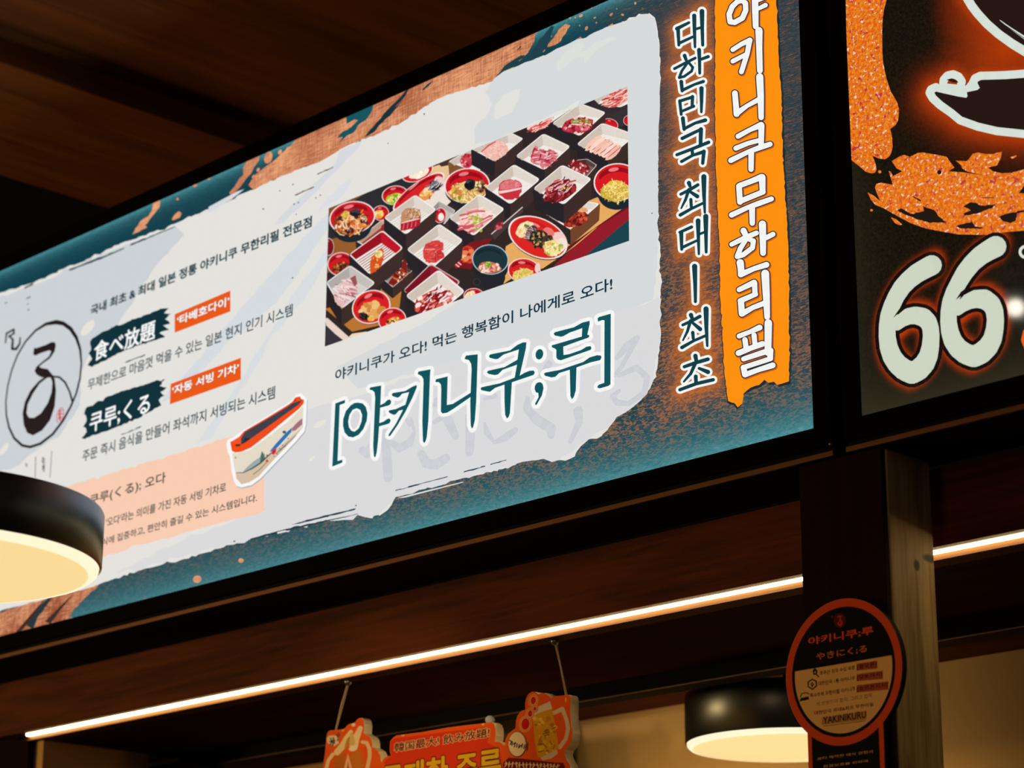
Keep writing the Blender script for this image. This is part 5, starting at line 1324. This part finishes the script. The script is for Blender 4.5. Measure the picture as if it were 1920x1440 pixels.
a.poly([(880, 1240), (900, 1010), (985, 945), (1000, 940), (970, 850), (975, 745), (1030, 700), (1500, 640), (2280, 545), (2330, 640), (2320, 760), (2480, 840), (2520, 1000), (2500, 1240)], (226, 60, 26))
cr, cr2, mug = (244, 220, 164), (206, 168, 100), (196, 110, 34)
# left: two mugs knocked together with foam
a.poly([(205, 960), (360, 900), (330, 1240), (190, 1240)], mug); a.poly([(420, 900), (560, 870), (650, 1240), (470, 1240)], (206, 122, 38)); a.poly([(340, 1100), (390, 910), (480, 1240), (330, 1240)], (232, 200, 150)); a.poly([(365, 1150), (392, 1010), (430, 1240), (360, 1240)], (216, 100, 36))
a.stroke([(240, 890, 44), (320, 800, 46), (370, 700, 40), (430, 610, 28)], 40, cr); a.nxt(); a.stroke([(470, 800, 60), (500, 700, 50), (560, 560, 34)], 40, cr); a.nxt(); a.stroke([(450, 760, 40), (440, 640, 24)], 30, (226, 190, 116)); a.nxt()
a.ell((380, 760), 20, 90, 20, (190, 150, 40)); a.ell((460, 840), 60, 36, -10, (250, 232, 190))
a.stroke([(180, 920, 24), (120, 1000, 24), (90, 1120, 24), (100, 1240, 24)], 24, cr); a.nxt()
a.stroke([(590, 750, 24), (650, 760, 24), (690, 850, 26), (690, 960, 26), (660, 1100, 26), (650, 1240, 24)], 24, (232, 204, 150)); a.nxt(); a.stroke([(620, 830, 10), (640, 900, 14), (640, 960, 10)], 12, (222, 90, 30)); a.nxt()
a.poly(blob((185, 730), 80, 82, 14, 0, 0.18), (236, 220, 184))
for st in ([(150, 700), (180, 760)], [(140, 745), (165, 730), (150, 790)], [(190, 690), (178, 800)], [(205, 720), (200, 770)], [(235, 640), (250, 690)], [(262, 625), (268, 670)], [(250, 710), (246, 730)]): a.stroke(st, 8, (60, 60, 64))
a.nxt(); a.ell((465, 510), 26, 28, 0, (250, 226, 170)); a.ell((320, 588), 18, 16, 0, (250, 190, 60)); a.ell((1150, 652), 22, 18, 0, (240, 200, 130))
# headline and large type
a.to(0, 0, 1)
a.text('韓国最大! 飲み放題!', (739.5, 1411), (918, 1364), (122, 26, 30), 0.020, 0.050, (244, 206, 140))
a.text('무제한 주류', (716, 1492), (940, 1400), (238, 186, 30), 0.030, 0.030, (64, 26, 12))
# right: ice filled mug with bubbles
a.to(*HA)
a.stroke([(1470, 420, 28), (1580, 365, 28), (1640, 520, 26), (1660, 640, 26), (1630, 780, 26), (1545, 895, 28)], 28, (226, 206, 170)); a.nxt()
a.poly([(1180, 420), (1260, 330), (1410, 262), (1440, 360), (1300, 420), (1190, 480)], (232, 214, 184))
a.poly([(1170, 480), (1230, 430), (1440, 360), (1490, 640), (1532, 900), (1500, 960), (1400, 980), (1300, 1040), (1240, 1030), (1200, 800)], (222, 164, 26))
hrnd = random.Random(3)
for _ in range(46):
    x, y = hrnd.uniform(1200, 1490), hrnd.uniform(440, 1000)
    if x < 1170 + (y - 440) * 0.12 + 20: continue
    a.poly(blob((x, y), hrnd.uniform(14, 46), hrnd.uniform(12, 34), 6, hrnd.uniform(0, 180), 0.25), hrnd.choice([(238, 190, 40), (206, 140, 24), (246, 206, 90), (190, 120, 30), (226, 170, 36)]))
for st in ([(1240, 860), (1320, 850), (1360, 900)], [(1330, 680), (1390, 650)], [(1320, 710), (1400, 690)], [(1340, 735), (1395, 720)], [(1250, 960), (1330, 940)], [(1440, 640), (1490, 620)], [(1410, 820), (1440, 860)]): a.stroke(st, 7, (120, 76, 20))
a.nxt()
a.poly([(1280, 1040), (1380, 990), (1510, 935), (1515, 985), (1430, 1050), (1310, 1080)], (226, 200, 180))
for c, rx, ry in (((1180, 250), 36, 54), ((1200, 365), 20, 30), ((1136, 430), 32, 46), ((1070, 575), 56, 80)):
    a.ell(c, rx + 32, ry + 34, 8, (238, 176, 90)); a.ell(c, rx + 22, ry + 24, 8, (222, 90, 40)); a.ell(c, rx + 12, ry + 13, 8, (240, 186, 110)); a.ell(c, rx, ry, 8, (206, 16, 22))
a.ell((960, 855), 132, 180, 0, (80, 46, 26)); a.ell((955, 852), 120, 168, 0, (246, 222, 178))
for st in ([(850, 800), (880, 815), (862, 860)], [(890, 820), (885, 870)], [(905, 850), (940, 840)], [(925, 830), (920, 890)], [(955, 850), (950, 895)], [(985, 860), (978, 905), (1010, 870)], [(1030, 850), (1020, 900)], [(1060, 860), (1050, 915)], [(1080, 870), (1072, 900)], [(1105, 830), (1095, 940)]): a.stroke(st, 8, (60, 40, 30))
a.nxt()
a.poly([(760, 1110), (840, 1040), (1000, 1050), (1500, 1110), (1590, 1110), (1620, 1170), (1590, 1260), (760, 1260)], (112, 22, 24))
for i in range(16):
    x = 800 + i * 48; y = 1120 + i * 2.2; a.stroke([(x, y - 24, 6), (x + hrnd.uniform(-14, 14), y + 10, 9), (x + hrnd.uniform(-20, 20), y + 48, 6)], 8, (240, 206, 150)); a.stroke([(x - 14, y + hrnd.uniform(-14, 20), 6), (x + 20, y + hrnd.uniform(-14, 20), 6)], 6, (240, 206, 150))
a.nxt(); a.ell((1628, 240), 12, 40, 0, (250, 180, 40)); a.ell((485, 580), 16, 14, 0, (250, 206, 120))
a.paint('printed_face', M['card'], hs, min(xs_), max(xs_), min(zs_), max(zs_), 600, 420, mask=outl)
for top, bot in (((653, 1268), (627, 1366)), ((1040, 1186), (1062, 1302))):
    (x0, z0), (x1, z1) = on_y(*top, 3.235), on_y(*bot, 3.246)
    b = MB(); b.tube([(x0, 3.235, zsof - 0.004), ((x0 + x1) / 2, 3.241, (zsof + z1) / 2), (x1, 3.247, z1 - 0.012)], 0.0016); b.tube([(x0 + 0.004, 3.235, zsof - 0.004), (x1 + 0.003, 3.247, z1 - 0.010)], 0.0010); b.build('cord', M['string'], hs)
    b = MB(); b.lathe((x0, 3.235, zsof - 0.012), [(0.0008, 0), (0.006, 0.003), (0.008, 0.007), (0.009, 0.012), (0.0008, 0.012)], 20); b.build('hook', M['steel'], hs)
(x0, z0) = on_y(925, 1352, Yh + 0.02)
b = MB(); b.lathe((x0, Yh + 0.011, z0 - 0.006), [(0.0005, 0.0), (0.007, 0.001), (0.010, 0.006), (0.009, 0.011), (0.005, 0.015), (0.0005, 0.016)], 24); b.build('clear_knob', M['clear'], hs)

# ------------------------------------------------------------------ pendant drum lamps


def drum_lamp(c, R, h, top_z, label, power):
    root = tag(empty('pendant_lamp', (c[0], c[1], c[2])), label, 'lamp', 'black drum lamps with glowing undersides')
    b = MB(); b.lathe(c, [(R * 0.985, 0.0), (R, 0.003), (R, h - 0.004), (R * 0.993, h), (0.001, h)], 128); b.build('drum_shade', M['drum'], root)
    b = MB(); b.lathe(c, [(R * 0.985, 0.003), (R * 0.98, -0.005), (R * 0.955, -0.010), (R * 0.925, -0.011)], 128); b.build('diffuser_rim', M['lamp_ring'], root)
    b = MB(); b.lathe(c, [(R * 0.927, -0.0112), (R * 0.918, -0.006), (R * 0.6, -0.006), (0.001, -0.006)], 128); b.build('diffuser', M['lamp_disc'], root)
    b = MB(); b.tube([(c[0], c[1], c[2] + h - 0.002), (c[0], c[1], top_z - 0.02)], 0.004); b.build('cord', M['black_dull'], root)
    b = MB(); b.lathe((c[0], c[1], top_z - 0.03), [(0.001, 0), (0.03, 0.002), (0.045, 0.012), (0.048, 0.03), (0.001, 0.03)], 40); b.build('ceiling_rose', M['black'], root)
    d = bpy.data.lights.new('lamp_light', 'SPOT'); d.energy = power; d.color = (1.0, 0.72, 0.40); d.spot_size = math.radians(165); d.spot_blend = 0.6; d.shadow_soft_size = R * 0.8
    o = bpy.data.objects.new('lamp_light', d); COL.objects.link(o); o.parent = root; o.location = (0, 0, -0.03)
    return root


c1 = ray(-143, 1055) * 3.7
drum_lamp((c1[0], c1[1], c1[2] + EYE), 330 / FPX * 3.7, 0.0865, 3.99, 'black drum lamp hanging in front of the menu sign', 6)
r2 = ray(1475, 1394); k2 = 0.80 / r2[2]
drum_lamp((r2[0] * k2, r2[1] * k2, Z(0.80)), 0.2158, 0.104, Z(1.0), 'black drum lamp inside the stall, behind the round advert board', 6)

# dark stand behind the hanging sign
st = tag(empty('metal_stand', (-4.2, 4.2, 0)), 'black metal stand with a sloping leg against the beige back wall', 'stand')
b = MB(); b.box((-4.26, 4.20, 0.0), (-4.225, 4.235, Z(0.995))); b.build('upright', M['black_dull'], st, bevel=0.003)
b = MB(); b.tube([(-4.215, 4.218, Z(0.985)), (-4.115, 4.218, Z(0.60)), (-4.0, 4.218, 0.0)], 0.012); b.build('sloping_leg', M['black_dull'], st)

cab = tag(empty('tall_cabinet', (-4.54, 4.23, 0)), 'tall grey brown cabinet against the back wall, behind the hanging drinks sign', 'cabinet')
b = MB(); b.box((-4.88, 4.15, 0.0), (-4.27, 4.326, Z(0.995))); b.build('body', M['cabinet'], cab, bevel=0.002)
for x0, x1 in ((-4.878, -4.577), (-4.573, -4.272)):
    b = MB(); b.box((x0, 4.130, 0.08), (x1, 4.1495, Z(0.993))); d = b.build('door', M['cabinet'], cab, bevel=0.002)
    hx = x1 - 0.03 if x0 < -4.6 else x0 + 0.03
    b = MB(); b.tube([(hx, 4.130, 1.10), (hx, 4.112, 1.11), (hx, 4.112, 1.29), (hx, 4.130, 1.30)], 0.005); b.build('handle', M['steel'], d)
